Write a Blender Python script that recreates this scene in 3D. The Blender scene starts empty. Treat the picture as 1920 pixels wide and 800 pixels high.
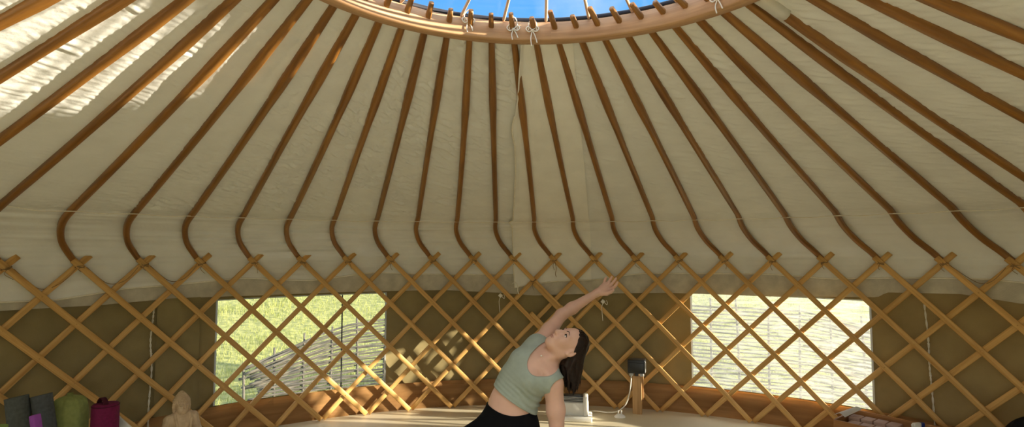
import bpy, bmesh, math, random
import numpy as np
from mathutils import Vector, Matrix, noise
random.seed(7)
S = bpy.context.scene
COL = S.collection
pi = math.pi

# ------------------------------------------------------------------ camera, sky, sun, exposure
R = 3.70                       # radius of the lattice wall
DTH, TH0 = 0.1032, -1.132      # angle between two lattice peaks, angle of the first visible one
def TH(i): return TH0 + DTH * i
def PT(r, th, z): return Vector((r * math.sin(th), r * math.cos(th), z))

cam = bpy.data.cameras.new('camera'); camo = bpy.data.objects.new('camera', cam); COL.objects.link(camo)
cam.sensor_fit = 'HORIZONTAL'; cam.sensor_width = 36.0; cam.lens = 36.0 * 1045.6 / 1920
cam.clip_start = 0.02; cam.clip_end = 300
PITCH, YAW, ROLL = 0.0617, -0.0721, 0.0021
fwd = Vector((math.sin(YAW) * math.cos(PITCH), math.cos(YAW) * math.cos(PITCH), math.sin(PITCH)))
rt = Vector((math.cos(YAW), -math.sin(YAW), 0)); up = rt.cross(fwd)
r2 = rt * math.cos(ROLL) - up * math.sin(ROLL); u2 = rt * math.sin(ROLL) + up * math.cos(ROLL)
M = Matrix((r2, u2, -fwd)).transposed().to_4x4(); M.translation = Vector((0, -1.61357, 1.46261))
camo.matrix_world = M
S.camera = camo

S.view_settings.view_transform = 'Standard'; S.view_settings.look = 'None'
S.view_settings.gamma = 1.0; S.view_settings.use_curve_mapping = False
S.view_settings.exposure = 0.22
S.cycles.max_bounces = 14; S.cycles.diffuse_bounces = 7; S.cycles.transparent_max_bounces = 12
S.cycles.caustics_reflective = False; S.cycles.caustics_refractive = False

SUN_AZ, SUN_EL = math.radians(93), math.radians(9.2)
sl = bpy.data.lights.new('sun', 'SUN'); sl.energy = 18.0; sl.angle = math.radians(0.7); sl.color = (1.0, 0.89, 0.70)
so = bpy.data.objects.new('sun', sl); COL.objects.link(so)
sdir = Vector((math.sin(SUN_AZ) * math.cos(SUN_EL), math.cos(SUN_AZ) * math.cos(SUN_EL), math.sin(SUN_EL)))
so.location = sdir * 20; so.rotation_euler = sdir.to_track_quat('Z', 'Y').to_euler()

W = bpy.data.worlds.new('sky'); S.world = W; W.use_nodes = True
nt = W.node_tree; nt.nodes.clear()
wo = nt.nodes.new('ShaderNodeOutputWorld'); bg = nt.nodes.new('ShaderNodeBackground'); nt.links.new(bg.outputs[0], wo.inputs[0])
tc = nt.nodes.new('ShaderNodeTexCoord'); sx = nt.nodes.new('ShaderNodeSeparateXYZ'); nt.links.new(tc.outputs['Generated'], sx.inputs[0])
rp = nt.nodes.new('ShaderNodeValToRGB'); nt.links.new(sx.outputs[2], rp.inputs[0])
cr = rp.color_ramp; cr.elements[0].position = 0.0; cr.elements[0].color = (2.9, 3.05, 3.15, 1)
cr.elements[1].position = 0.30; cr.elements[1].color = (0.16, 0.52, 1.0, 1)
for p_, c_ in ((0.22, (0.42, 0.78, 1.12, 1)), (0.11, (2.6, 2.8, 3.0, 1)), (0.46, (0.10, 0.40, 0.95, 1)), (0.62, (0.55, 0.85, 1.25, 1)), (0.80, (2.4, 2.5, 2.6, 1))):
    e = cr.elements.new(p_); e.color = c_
nz = nt.nodes.new('ShaderNodeTexNoise'); nz.inputs['Scale'].default_value = 3.2; nz.inputs['Detail'].default_value = 6
nt.links.new(tc.outputs['Generated'], nz.inputs['Vector'])
r2_ = nt.nodes.new('ShaderNodeValToRGB'); nt.links.new(nz.outputs[0], r2_.inputs[0])
r2_.color_ramp.elements[0].position = 0.56; r2_.color_ramp.elements[0].color = (0, 0, 0, 1)
r2_.color_ramp.elements[1].position = 0.78; r2_.color_ramp.elements[1].color = (0.5, 0.5, 0.5, 1)
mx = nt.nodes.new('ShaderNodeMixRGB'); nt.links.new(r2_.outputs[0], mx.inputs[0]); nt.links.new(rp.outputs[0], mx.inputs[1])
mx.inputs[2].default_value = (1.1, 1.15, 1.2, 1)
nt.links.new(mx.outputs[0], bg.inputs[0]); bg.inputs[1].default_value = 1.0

# ------------------------------------------------------------------ materials
def new_mat(name):
    m = bpy.data.materials.new(name); m.use_nodes = True
    t = m.node_tree; t.nodes.clear()
    o = t.nodes.new('ShaderNodeOutputMaterial'); return m, t, o
def N(t, typ, **kw):
    n = t.nodes.new(typ)
    for k, v in kw.items():
        if k in n.inputs: n.inputs[k].default_value = v
        else: setattr(n, k, v)
    return n
def c4(c): return (c[0], c[1], c[2], 1)
def pbr(name, c, rough=.6, spec=.3, noise=.12, scale=30, bump=0.0, bscale=80, metal=0, c2=None, trans=0.0, tcol=None, coord='Object', sss=0.0, stretch=None):
    m, t, o = new_mat(name)
    b = N(t, 'ShaderNodeBsdfPrincipled', Roughness=rough, Metallic=metal)
    b.inputs['Specular IOR Level'].default_value = spec
    if sss:
        b.inputs['Subsurface Weight'].default_value = sss; b.inputs['Subsurface Radius'].default_value = (.01, .004, .002)
    tcn = N(t, 'ShaderNodeTexCoord'); vec = tcn.outputs[coord]
    if stretch:
        mp = N(t, 'ShaderNodeMapping'); mp.inputs['Scale'].default_value = stretch; t.links.new(vec, mp.inputs[0]); vec = mp.outputs[0]
    n = N(t, 'ShaderNodeTexNoise', Scale=scale, Detail=5.0); t.links.new(vec, n.inputs['Vector'])
    rmp = N(t, 'ShaderNodeValToRGB'); t.links.new(n.outputs[0], rmp.inputs[0])
    a = c2 if c2 else tuple(max(0, x * (1 - noise)) for x in c); bb = c if c2 else tuple(min(1, x * (1 + noise)) for x in c)
    rmp.color_ramp.elements[0].position = .3; rmp.color_ramp.elements[0].color = c4(a)
    rmp.color_ramp.elements[1].position = .7; rmp.color_ramp.elements[1].color = c4(bb)
    t.links.new(rmp.outputs[0], b.inputs['Base Color'])
    if bump:
        n2 = N(t, 'ShaderNodeTexNoise', Scale=bscale, Detail=4.0); t.links.new(vec, n2.inputs['Vector'])
        bm_ = N(t, 'ShaderNodeBump', Strength=bump, Distance=.01); t.links.new(n2.outputs[0], bm_.inputs['Height']); t.links.new(bm_.outputs[0], b.inputs['Normal'])
    out = b.outputs[0]
    if trans:
        tr = N(t, 'ShaderNodeBsdfTranslucent'); tr.inputs[0].default_value = c4(tcol or c)
        ms = N(t, 'ShaderNodeMixShader'); ms.inputs[0].default_value = trans
        t.links.new(b.outputs[0], ms.inputs[1]); t.links.new(tr.outputs[0], ms.inputs[2]); out = ms.outputs[0]
    t.links.new(out, o.inputs[0]); return m
def wood(name, dark, light, rough=.45, spec=.4, su=2.0, sv=45.0, vary=.18, knots=True):
    m, t, o = new_mat(name)
    b = N(t, 'ShaderNodeBsdfPrincipled', Roughness=rough); b.inputs['Specular IOR Level'].default_value = spec
    uv = N(t, 'ShaderNodeUVMap'); oi = N(t, 'ShaderNodeObjectInfo')
    mp = N(t, 'ShaderNodeMapping'); mp.inputs['Scale'].default_value = (su, sv, 1); t.links.new(uv.outputs[0], mp.inputs[0])
    ad = N(t, 'ShaderNodeVectorMath', operation='ADD'); t.links.new(mp.outputs[0], ad.inputs[0])
    ml = N(t, 'ShaderNodeMath', operation='MULTIPLY'); ml.inputs[1].default_value = 57.0; t.links.new(oi.outputs['Random'], ml.inputs[0])
    cb = N(t, 'ShaderNodeCombineXYZ'); t.links.new(ml.outputs[0], cb.inputs[0]); t.links.new(ml.outputs[0], cb.inputs[2]); t.links.new(cb.outputs[0], ad.inputs[1])
    n = N(t, 'ShaderNodeTexNoise', Scale=1.0, Detail=6.0, Roughness=.62, Distortion=.6); t.links.new(ad.outputs[0], n.inputs['Vector'])
    rmp = N(t, 'ShaderNodeValToRGB'); t.links.new(n.outputs[0], rmp.inputs[0])
    rmp.color_ramp.elements[0].position = .28; rmp.color_ramp.elements[0].color = c4(dark)
    rmp.color_ramp.elements[1].position = .68; rmp.color_ramp.elements[1].color = c4(light)
    n3 = N(t, 'ShaderNodeTexNoise', Scale=.35, Detail=2.0); t.links.new(ad.outputs[0], n3.inputs['Vector'])
    hs = N(t, 'ShaderNodeHueSaturation'); t.links.new(rmp.outputs[0], hs.inputs['Color'])
    mr = N(t, 'ShaderNodeMapRange'); mr.inputs[3].default_value = 1 - vary; mr.inputs[4].default_value = 1 + vary
    mxm = N(t, 'ShaderNodeMath', operation='ADD'); t.links.new(oi.outputs['Random'], mxm.inputs[0]); t.links.new(n3.outputs[0], mxm.inputs[1])
    mh = N(t, 'ShaderNodeMath', operation='MULTIPLY'); mh.inputs[1].default_value = .5; t.links.new(mxm.outputs[0], mh.inputs[0])
    t.links.new(mh.outputs[0], mr.inputs[0]); t.links.new(mr.outputs[0], hs.inputs['Value'])
    t.links.new(hs.outputs[0], b.inputs['Base Color'])
    bp = N(t, 'ShaderNodeBump', Strength=.25, Distance=.003); t.links.new(n.outputs[0], bp.inputs['Height']); t.links.new(bp.outputs[0], b.inputs['Normal'])
    t.links.new(b.outputs[0], o.inputs[0]); return m

M_lath = wood('lath_wood', (.48, .255, .07), (.74, .46, .165))
M_raft = wood('rafter_wood', (.14, .053, .008), (.34, .15, .028), rough=.38, spec=.5)
M_crown = wood('crown_wood', (.40, .22, .11), (.62, .38, .21), rough=.5)
M_spoke = wood('spoke_wood', (.55, .34, .22), (.75, .52, .38))
M_skirt = wood('skirt_wood', (.42, .22, .075), (.66, .38, .15), rough=.6, su=1.2, sv=14)
M_post = wood('post_wood', (.38, .21, .08), (.62, .38, .17), rough=.7)
M_crate = wood('crate_wood', (.24, .10, .03), (.42, .20, .07), rough=.6)
M_liner = pbr('liner_cotton', (.775, .78, .765), rough=.9, spec=.1, noise=.04, scale=6, bump=.25, bscale=26)
M_band = pbr('band_canvas', (.56, .52, .43), rough=.9, spec=.1, noise=.15, scale=12, bump=.2, bscale=120)
M_wall = pbr('wall_canvas', (.28, .225, .11), rough=.85, spec=.15, noise=.14, scale=5, bump=.15, bscale=300, trans=.006, tcol=(.55, .25, .06))
M_floor = pbr('floor_board', (.80, .72, .53), rough=.38, spec=.4, noise=.05, scale=3)
M_frame = pbr('window_tape', (.86, .86, .82), rough=.7, noise=.03, trans=.35)
M_cord = pbr('cotton_cord', (.82, .78, .68), rough=.9, noise=.08)
M_twine = pbr('jute_twine', (.30, .20, .10), rough=.95, noise=.2)
M_liner2 = pbr('flap_cotton', (.85, .84, .80), rough=.9, spec=.1, noise=.04, scale=6, bump=.25, bscale=26)
M_gasket = pbr('black_rubber', (.02, .02, .03), rough=.5)
M_rivet = pbr('rivet_steel', (.16, .11, .06), rough=.4, metal=.5)
M_grass = pbr('grass_blades', (.36, .35, .11), rough=.8, c2=(.17, .20, .06), scale=1.3, trans=.3, tcol=(.55, .6, .12))
M_meadow = pbr('meadow', (.36, .35, .115), rough=.95, c2=(.13, .15, .05), scale=7, bump=.8, bscale=22)
M_withy = pbr('withy_bark', (.13, .115, .09), rough=.9, c2=(.06, .055, .05), scale=9)
M_blackpl = pbr('black_plastic', (.018, .02, .022), rough=.35, spec=.5)
M_greypl = pbr('grey_plastic', (.45, .45, .43), rough=.5)
M_white = pbr('white_plastic', (.80, .78, .72), rough=.35, spec=.5, noise=.02)
M_mat_grey = pbr('grey_mat_foam', (.075, .082, .075), rough=.9, noise=.2, scale=60)
M_mat_blue = pbr('slate_mat_foam', (.068, .075, .08), rough=.9, noise=.2, scale=60)
M_mat_green = pbr('green_mat_foam', (.22, .32, .08), rough=.9)
M_purple = pbr('purple_foam', (.28, .07, .36), rough=.85)
M_bgreen = pbr('olive_cotton', (.24, .27, .085), rough=.9, noise=.12, scale=40, bump=.25, bscale=70)
M_burg = pbr('burgundy_cotton', (.13, .005, .045), rough=.85, noise=.2, scale=60, bump=.2, bscale=200)
M_burgd = pbr('dark_burgundy_strap', (.05, .004, .014), rough=.85)
M_statue = pbr('carved_stone', (.66, .50, .32), rough=.75, c2=(.44, .31, .19), scale=16, bump=.3, bscale=90)
M_brick = pbr('pale_pink_block', (.52, .36, .30), rough=.85, noise=.12, scale=14)
M_paper = pbr('white_paper', (.82, .80, .74), rough=.8, noise=.03)
M_blue = pbr('blue_plastic', (.02, .04, .22), rough=.3, spec=.5)
M_black = pbr('black_fabric', (.010, .010, .011), rough=.95, spec=.1, noise=.3)
M_skin = pbr('skin', (.71, .44, .34), rough=.5, spec=.35, noise=.06, scale=14, sss=.12)
M_top = pbr('sage_jersey', (.36, .415, .365), rough=.85, spec=.15, noise=.06, scale=30, bump=.08, bscale=500)
M_pants = pbr('black_jersey', (.006, .006, .007), rough=.9, spec=.1)
M_hair = pbr('dark_brown_hair', (.014, .0058, .0036), rough=.5, spec=.3, noise=.5, scale=50)
M_eye = pbr('eye_white', (.80, .76, .72), rough=.15, spec=.6, noise=.0)
M_iris = pbr('eye_iris', (.05, .025, .015), rough=.1, spec=.7)
M_lip = pbr('lip', (.52, .25, .20), rough=.4, spec=.4, noise=.03)
M_lash = pbr('brow_hair', (.035, .017, .012), rough=.7)
M_pearl = pbr('pearl', (.9, .87, .8), rough=.15, spec=.7, noise=0)

def vinyl(name, haze, hcol):
    m, t, o = new_mat(name)
    tr = N(t, 'ShaderNodeBsdfTransparent'); tr.inputs[0].default_value = (.95, .95, .93, 1)
    df = N(t, 'ShaderNodeBsdfDiffuse'); df.inputs[0].default_value = c4(hcol)
    tl = N(t, 'ShaderNodeBsdfTranslucent'); tl.inputs[0].default_value = c4(hcol)
    gl = N(t, 'ShaderNodeBsdfGlossy'); gl.inputs['Roughness'].default_value = .12
    m1 = N(t, 'ShaderNodeMixShader'); m1.inputs[0].default_value = .7; t.links.new(df.outputs[0], m1.inputs[1]); t.links.new(tl.outputs[0], m1.inputs[2])
    tcn = N(t, 'ShaderNodeTexCoord'); mp = N(t, 'ShaderNodeMapping'); mp.inputs['Scale'].default_value = (2.2, 2.2, 14)
    t.links.new(tcn.outputs['Object'], mp.inputs[0])
    n = N(t, 'ShaderNodeTexNoise', Scale=3.0, Detail=7.0, Roughness=.7, Distortion=.5); t.links.new(mp.outputs[0], n.inputs['Vector'])
    mr = N(t, 'ShaderNodeMapRange'); mr.inputs[1].default_value = .35; mr.inputs[2].default_value = .75; mr.inputs[3].default_value = haze * .45; mr.inputs[4].default_value = haze * 1.7
    t.links.new(n.outputs[0], mr.inputs[0])
    m2 = N(t, 'ShaderNodeMixShader'); t.links.new(mr.outputs[0], m2.inputs[0]); t.links.new(tr.outputs[0], m2.inputs[1]); t.links.new(m1.outputs[0], m2.inputs[2])
    m3 = N(t, 'ShaderNodeMixShader'); m3.inputs[0].default_value = .04; t.links.new(m2.outputs[0], m3.inputs[1]); t.links.new(gl.outputs[0], m3.inputs[2])
    t.links.new(m3.outputs[0], o.inputs[0]); return m
M_vinyl = vinyl('clear_vinyl', .05, (.9, .9, .85))
M_vinyl2 = vinyl('scratched_vinyl', .27, (.95, .95, .88))
M_dome = vinyl('dome_vinyl', .004, (.9, .9, .9))

# ------------------------------------------------------------------ object helpers
def link(name, me, mat, parent=None, smooth=True):
    o = bpy.data.objects.new(name, me); COL.objects.link(o)
    if mat is not None: me.materials.append(mat)
    if smooth: me.polygons.foreach_set('use_smooth', [True] * len(me.polygons))
    if parent is not None: o.parent = parent
    return o
def obj(name, bm, mat, parent=None, smooth=True):
    me = bpy.data.meshes.new(name); bm.normal_update(); bm.to_mesh(me); bm.free()
    return link(name, me, mat, parent, smooth)
def thing(name, label, cat, loc=(0, 0, 0), rz=0, group=None):
    o = bpy.data.objects.new(name, None); COL.objects.link(o); o.location = loc; o.rotation_euler = (0, 0, rz); o.empty_display_size = .05
    return tag(o, label, cat, group)
def tag(o, label, cat, group=None, kind=None):
    o['label'] = label; o['category'] = cat
    if group: o['group'] = group
    if kind: o['kind'] = kind
    return o
def struct(o, label, cat):
    o['kind'] = 'structure'; o['label'] = label; o['category'] = cat; return o
def uvl(bm): return bm.loops.layers.uv.verify()

def sweep(bm, pts, secs, ups, cap=True, closed=False):
    """sweep a list of 2-D sections (one per point) along pts; ups gives each point's second section axis"""
    n = len(pts); rings = []; uv = uvl(bm); L = [0.0]
    for i in range(1, n): L.append(L[-1] + (pts[i] - pts[i - 1]).length)
    for i in range(n):
        if closed: T = pts[(i + 1) % n] - pts[i - 1]
        else: T = pts[min(i + 1, n - 1)] - pts[max(i - 1, 0)]
        T.normalize(); u = ups[i] - T * ups[i].dot(T); u.normalize(); s = T.cross(u)
        rings.append([bm.verts.new(pts[i] + s * a + u * b) for a, b in secs[i]])
    k = len(secs[0]); per = [0.0]
    for j in range(k):
        a, b = secs[0][j], secs[0][(j + 1) % k]; per.append(per[-1] + math.hypot(a[0] - b[0], a[1] - b[1]))
    m = n if closed else n - 1
    for i in range(m):
        i2 = (i + 1) % n; l2 = L[i2] if i2 else L[-1] + (pts[0] - pts[-1]).length
        for j in range(k):
            j2 = (j + 1) % k
            f = bm.faces.new((rings[i][j], rings[i][j2], rings[i2][j2], rings[i2][j]))
            for lp, c in zip(f.loops, ((L[i], per[j]), (L[i], per[j + 1]), (l2, per[j + 1]), (l2, per[j]))): lp[uv].uv = c
    if cap and not closed:
        for rg, l, rev in ((rings[0], L[0], True), (rings[-1], L[-1], False)):
            f = bm.faces.new(rg[::-1] if rev else rg)
            for lp, c in zip(f.loops, secs[0]): lp[uv].uv = (l + c[0], c[1])
    return rings
def circ(r, k=8): return [(r * math.cos(2 * pi * j / k), r * math.sin(2 * pi * j / k)) for j in range(k)]
def rect(w, h, b=.0):
    if b <= 0: return [(-w/2, -h/2), (w/2, -h/2), (w/2, h/2), (-w/2, h/2)]
    return [(-w/2 + b, -h/2), (w/2 - b, -h/2), (w/2, -h/2 + b), (w/2, h/2 - b), (w/2 - b, h/2), (-w/2 + b, h/2), (-w/2, h/2 - b), (-w/2, -h/2 + b)]
def smooth_path(P, sub=6, closed=False):
    P = [Vector(p) for p in P]; n = len(P); out = []
    m = n if closed else n - 1
    for i in range(m):
        if closed: p0, p1, p2, p3 = P[i - 1], P[i], P[(i + 1) % n], P[(i + 2) % n]
        else: p0, p1, p2, p3 = P[max(i - 1, 0)], P[i], P[i + 1], P[min(i + 2, n - 1)]
        for s in range(sub):
            t = s / sub
            out.append(.5 * ((2 * p1) + (p2 - p0) * t + (2 * p0 - 5 * p1 + 4 * p2 - p3) * t * t + (3 * p1 - p0 - 3 * p2 + p3) * t ** 3))
    if not closed: out.append(P[-1])
    return out
def perp(v): return Vector((0, 0, 1)) if abs(v.normalized().z) < .9 else Vector((1, 0, 0))
def tube(bm, P, r, k=8, sub=6, closed=False, taper=None):
    P = smooth_path(P, sub, closed) if sub > 1 else [Vector(p) for p in P]
    n = len(P); ups = []
    u = perp(P[1] - P[0])
    for i in range(n):
        T = (P[min(i + 1, n - 1)] - P[max(i - 1, 0)]).normalized(); u = (u - T * u.dot(T))
        if u.length < 1e-4: u = perp(T)
        u = u.normalized(); ups.append(u.copy())
    secs = [circ(r * (taper(i / (n - 1)) if taper else 1), k) for i in range(n)]
    return sweep(bm, P, secs, ups, True, closed)
def box(bm, lo, hi, bev=0.0, seg=2, mat=None):
    b = bmesh.new(); uv = b.loops.layers.uv.verify()
    bmesh.ops.create_cube(b, size=1)
    for v in b.verts:
        for a in range(3): v.co[a] = lo[a] + (v.co[a] + .5) * (hi[a] - lo[a])
    if bev: bmesh.ops.bevel(b, geom=b.edges[:] , offset=bev, segments=seg, profile=.5, affect='EDGES')
    ext = [hi[a] - lo[a] for a in range(3)]; la = ext.index(max(ext))
    for f in b.faces:
        for lp in f.loops:
            p = lp.vert.co; o_ = [a for a in range(3) if a != la]
            lp[uv].uv = (p[la], p[o_[0]] + p[o_[1]])
    if mat is not None: b.transform(mat)
    me = bpy.data.meshes.new('t'); b.to_mesh(me); b.free(); bm.from_mesh(me); bpy.data.meshes.remove(me)
def lathe(bm, prof, k=32, fn=None, cap=True):
    rings = []
    for r, z in prof:
        rg = []
        for j in range(k):
            a = 2 * pi * j / k; rr = r * (fn(a, z) if fn else 1); rg.append(bm.verts.new((rr * math.cos(a), rr * math.sin(a), z)))
        rings.append(rg)
    for i in range(len(rings) - 1):
        for j in range(k): bm.faces.new((rings[i][j], rings[i][(j + 1) % k], rings[i + 1][(j + 1) % k], rings[i + 1][j]))
    if cap: bm.faces.new(rings[0][::-1]); bm.faces.new(rings[-1])
def ball(bm, c, r, seg=10, sc=(1, 1, 1)):
    m = Matrix.Translation(c) @ Matrix.Diagonal((r * sc[0], r * sc[1], r * sc[2], 1))
    bmesh.ops.create_uvsphere(bm, u_segments=seg, v_segments=max(5, seg // 2 + 1), radius=1, matrix=m)

# ------------------------------------------------------------------ the shell of the yurt
bm = bmesh.new(); rg = [bm.verts.new((3.80 * math.sin(2 * pi * j / 96), 3.80 * math.cos(2 * pi * j / 96), 0)) for j in range(96)]
lo_ = [bm.verts.new(v.co + Vector((0, 0, -.12))) for v in rg]
bm.faces.new(rg[::-1]); bm.faces.new(lo_)
for j in range(96): bm.faces.new((rg[j - 1], rg[j], lo_[j], lo_[j - 1]))
bmesh.ops.recalc_face_normals(bm, faces=bm.faces)
struct(obj('floor', bm, M_floor, smooth=False), 'smooth cream board floor inside the yurt', 'floor')

# wall canvas with its window openings and the doorway behind the camera
RW = 3.752
WIN = [(3.38, 6.9), (14.25, 17.74), (46.8, 50.3), (54.6, 57.6), (28.0, 31.4), (41.6, 45.0)]  # last two openings are added behind the camera to brighten the lower liner
DOOR = (34.5, 39.5)
ZB, ZT = .235, 1.05
cols = set(np.round(np.arange(0, 60.885, .25), 3)) | {a for w in WIN for a in w} | set(DOOR)
cols = sorted(cols); ntot = 2 * pi / DTH
zs = [0, .06, .12, .18, ZB, .35, .45, .55, .65, .75, .85, .95, ZT, 1.15, 1.25, 1.36]
def inside(a, b, z0, z1):
    m = (a + b) / 2; z = (z0 + z1) / 2
    if any(w[0] < m < w[1] for w in WIN) and ZB < z < ZT: return True
    return DOOR[0] < m < DOOR[1]
bm = bmesh.new(); uv = uvl(bm); V = {}
def wv(ci, zi):
    if (ci, zi) not in V:
        i = cols[ci % len(cols)]; z = zs[zi]
        edge = any(abs(i - e) < .01 for w in WIN for e in w) or z in (0, ZB, ZT)
        d = 0 if edge else .012 * noise.noise((i * 1.7, z * 2.2, 3)) + .006 * noise.noise((i * 4.5 + z * 3, z * 5, 9))
        V[(ci, zi)] = bm.verts.new(PT(RW + d, TH(i), z))
    return V[(ci, zi)]
for ci in range(len(cols)):
    a = cols[ci]; b = cols[ci + 1] if ci + 1 < len(cols) else ntot
    for zi in range(len(zs) - 1):
        if inside(a, b, zs[zi], zs[zi + 1]): continue
        c2 = (ci + 1) % len(cols)
        f = bm.faces.new((wv(ci, zi), wv(ci, zi + 1), wv(c2, zi + 1), wv(c2, zi)))
        for lp, c in zip(f.loops, ((a, zi), (a, zi + 1), (b, zi + 1), (b, zi))): lp[uv].uv = (c[0] * .38, zs[c[1]])
struct(obj('wall_round', bm, M_wall), 'olive brown canvas wall outside the lattice', 'wall')

def band(bm, i0, i1, r_fn, z0_fn, z1_fn, step=.1, rows=4, th=.0):
    """a strip of cloth round the wall between two heights; th > 0 gives it thickness"""
    n = max(2, int((i1 - i0) / step)); uv = uvl(bm); G = []
    for a in range(n + 1):
        i = i0 + (i1 - i0) * a / n; col = []
        for b in range(rows + 1):
            z = z0_fn(i) + (z1_fn(i) - z0_fn(i)) * b / rows
            col.append(bm.verts.new(PT(r_fn(i, z), TH(i), z)))
        G.append(col)
    for a in range(n):
        for b in range(rows):
            f = bm.faces.new((G[a][b], G[a][b + 1], G[a + 1][b + 1], G[a + 1][b]))
            for lp, (p, q) in zip(f.loops, ((a, b), (a, b + 1), (a + 1, b + 1), (a + 1, b))): lp[uv].uv = ((i0 + (i1 - i0) * p / n) * .382, q / rows * (z1_fn(i0) - z0_fn(i0)))
    if th:
        r = bmesh.ops.solidify(bm, geom=bm.faces[:], thickness=th)
def lerp_tab(tab):
    xs = [t[0] for t in tab]; ys = [t[1] for t in tab]
    return lambda i: float(np.interp(i, xs, ys))

# wooden skirt board along the foot of the wall
bm = bmesh.new(); sk = lambda i: .236 + .006 * noise.noise((i * .9, 0, 0))
band(bm, -3, DOOR[0], lambda i, z: 3.722 - .004 * noise.noise((i * 2, z * 3, 1)), lambda i: 0, sk, .25, 3, .006)
struct(obj('baseboard_round', bm, M_skirt), 'low brown skirt board along the foot of the wall', 'skirting')

# grey outer canvas flap that hangs below the white liner
bt = lerp_tab([(-4, 1.085), (0, 1.085), (1.4, 1.075), (2.6, 1.09), (4.1, 1.078), (8.3, 1.07), (9.8, 1.035), (10.5, 1.012), (11.8, 1.03), (13.7, 1.053), (15.9, 1.05), (17.83, 1.085), (17.9, 1.085), (18.05, 1.125), (19.2, 1.14), (20, 1.10), (22, 1.09), (34, 1.08)])
bm = bmesh.new()
band(bm, -4, 34, lambda i, z: 3.728 + .005 * noise.noise((i * 1.3, z * 4, 7)), bt, lambda i: 1.40, .08, 6)
struct(obj('trim_1', bm, M_band), 'grey canvas band under the white liner hem', 'canvas band')

# roof liner: a shell of cotton over the rafters, turned down inside the wall top
hem = lerp_tab([(-6, 1.14), (0.03, 1.138), (.72, 1.13), (1.4, 1.16), (1.65, 1.18), (2.6, 1.193), (3.8, 1.225), (5.2, 1.186), (6.6, 1.245), (8.5, 1.212), (9.8, 1.217), (10.3, 1.215), (11.9, 1.16), (13.1, 1.226), (14.3, 1.233), (15.9, 1.24), (17.1, 1.214), (18.4, 1.24), (19.6, 1.25), (20.1, 1.232), (26, 1.22), (55, 1.14)])
PROF = [(1.06, 2.480), (3.20, 1.738), (3.30, 1.709), (3.40, 1.672), (3.50, 1.617), (3.59, 1.540), (3.658, 1.460), (3.702, 1.380), (3.714, 1.30), (3.716, 1.22)]
def prof(s):
    """s 0..1 straight slope, 1..2 the turn down to the hem"""
    if s <= 1: a, b = PROF[0], PROF[1]; return (a[0] + (b[0] - a[0]) * s, a[1] + (b[1] - a[1]) * s)
    x = (s - 1) * (len(PROF) - 2); k = min(int(x), len(PROF) - 3); f = x - k; a, b = PROF[1 + k], PROF[2 + k]
    return (a[0] + (b[0] - a[0]) * f, a[1] + (b[1] - a[1]) * f)
def ridge(x): return 1 - abs(2 * (x - math.floor(x)) - 1)
def wrinkle(i, s, r):
    """creases in the cotton: short puckers across each panel, strong on the left, faint on the right"""
    pf = i + 1.8 - 1.3 * min(1, s); k = math.floor(pf); u = (pf - k) * DTH * r; v = s * 2.27
    left = 1 / (1 + math.exp((i - 9.3) * 1.2)); amp = .30 + .70 * left
    al = -math.radians(8 + 34 * max(0, min(1, (i + .5) / 6.5))); ca, sa = math.cos(al), math.sin(al)
    lo_ = u * ca - v * sa; ac = u * sa + v * ca
    a = noise.noise(Vector((lo_ / .13, ac / .030, k * 7.3))); b = noise.noise(Vector((lo_ / .07 + 5, ac / .017, k * 3.1)))
    env = .45 + 1.1 * max(0, noise.noise(Vector((u / .3, v / .22, k * 1.7))) + .25)
    big = noise.noise(Vector((i * .3, v / .5, 11)))
    lit = 1 / (1 + math.exp((i - 2.5 + 5 * (s - .62)) * 2.6))           # where the sun patch falls: creases flattened there so it stays lit
    w = amp * (2.1 - 1.7 * lit) * env * (.0085 * (.5 - abs(a) * 2) + .0030 * b) + (.009 - .006 * lit) * big
    w = max(w, -.009)
    if s > 1.05:   # soft horizontal folds on the turned-down part
        g = min(1, (s - 1.05) * 4)
        w = w * (1 - g) + g * (.028 * (.40 - abs(noise.noise(Vector((i * .35 + v * .2, v / .13, 2)))) * 2.0) * (.3 + .7 * left) * max(.25, 1 - max(0, s - 1.55) * 2) + .006 * noise.noise(Vector((i * 1.4, v / .3, 6))))
    return w
bm = bmesh.new(); uv = uvl(bm)
steps = [-8 + .055 * k for k in range(int(36 / .055) + 1)]
i_ = steps[-1]; rest = []
while i_ + .5 < -8 + ntot: i_ += .5; rest.append(i_)
ths = steps + rest; ss = [k / 290 for k in range(291)] + [1 + k / 64 for k in range(1, 65)]
G = []
for i in ths:
    col = []; dz = 0; hz = hem(i if i < 55 else 55)
    for s in ss:
        r, z = prof(s)
        if s > 1.8:
            f = (s - 1.8) / .2; z = z + (hz - 1.22) * f; r += .002 * math.sin(i * 2.3) * f
        w = wrinkle(i, s, r)
        ph = ((i + 1.8 - 1.3 * min(1, s)) % 1.0)      # slight billow between two rafters
        bil = -.006 * math.sin(pi * ph) * (1 if s < 1.1 else max(0, 1 - (s - 1.1) * 3))
        if s <= 1.0: col.append(bm.verts.new(PT(r, TH(i), z + w + bil)))
        else:
            t = min(1, (s - 1) * 2.5); col.append(bm.verts.new(PT(r + w * t + bil * t, TH(i), z + (w + bil) * (1 - t))))
    G.append(col)
ncol = len(G)
for a in range(ncol):
    a2 = (a + 1) % ncol
    for b in range(len(ss) - 1): bm.faces.new((G[a][b + 1], G[a][b], G[a2][b], G[a2][b + 1]))
CEIL = struct(obj('ceiling', bm, M_liner), 'cream cotton roof liner behind the rafters', 'roof liner')
bm = bmesh.new(); P = [PT(3.714 + .002 * math.sin(i * 2.3), TH(i), hem(i)) for i in [-5 + .25 * k for k in range(60)]]; tube(bm, P, .006, 6, 1); obj('hem', bm, M_cord, CEIL)
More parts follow.
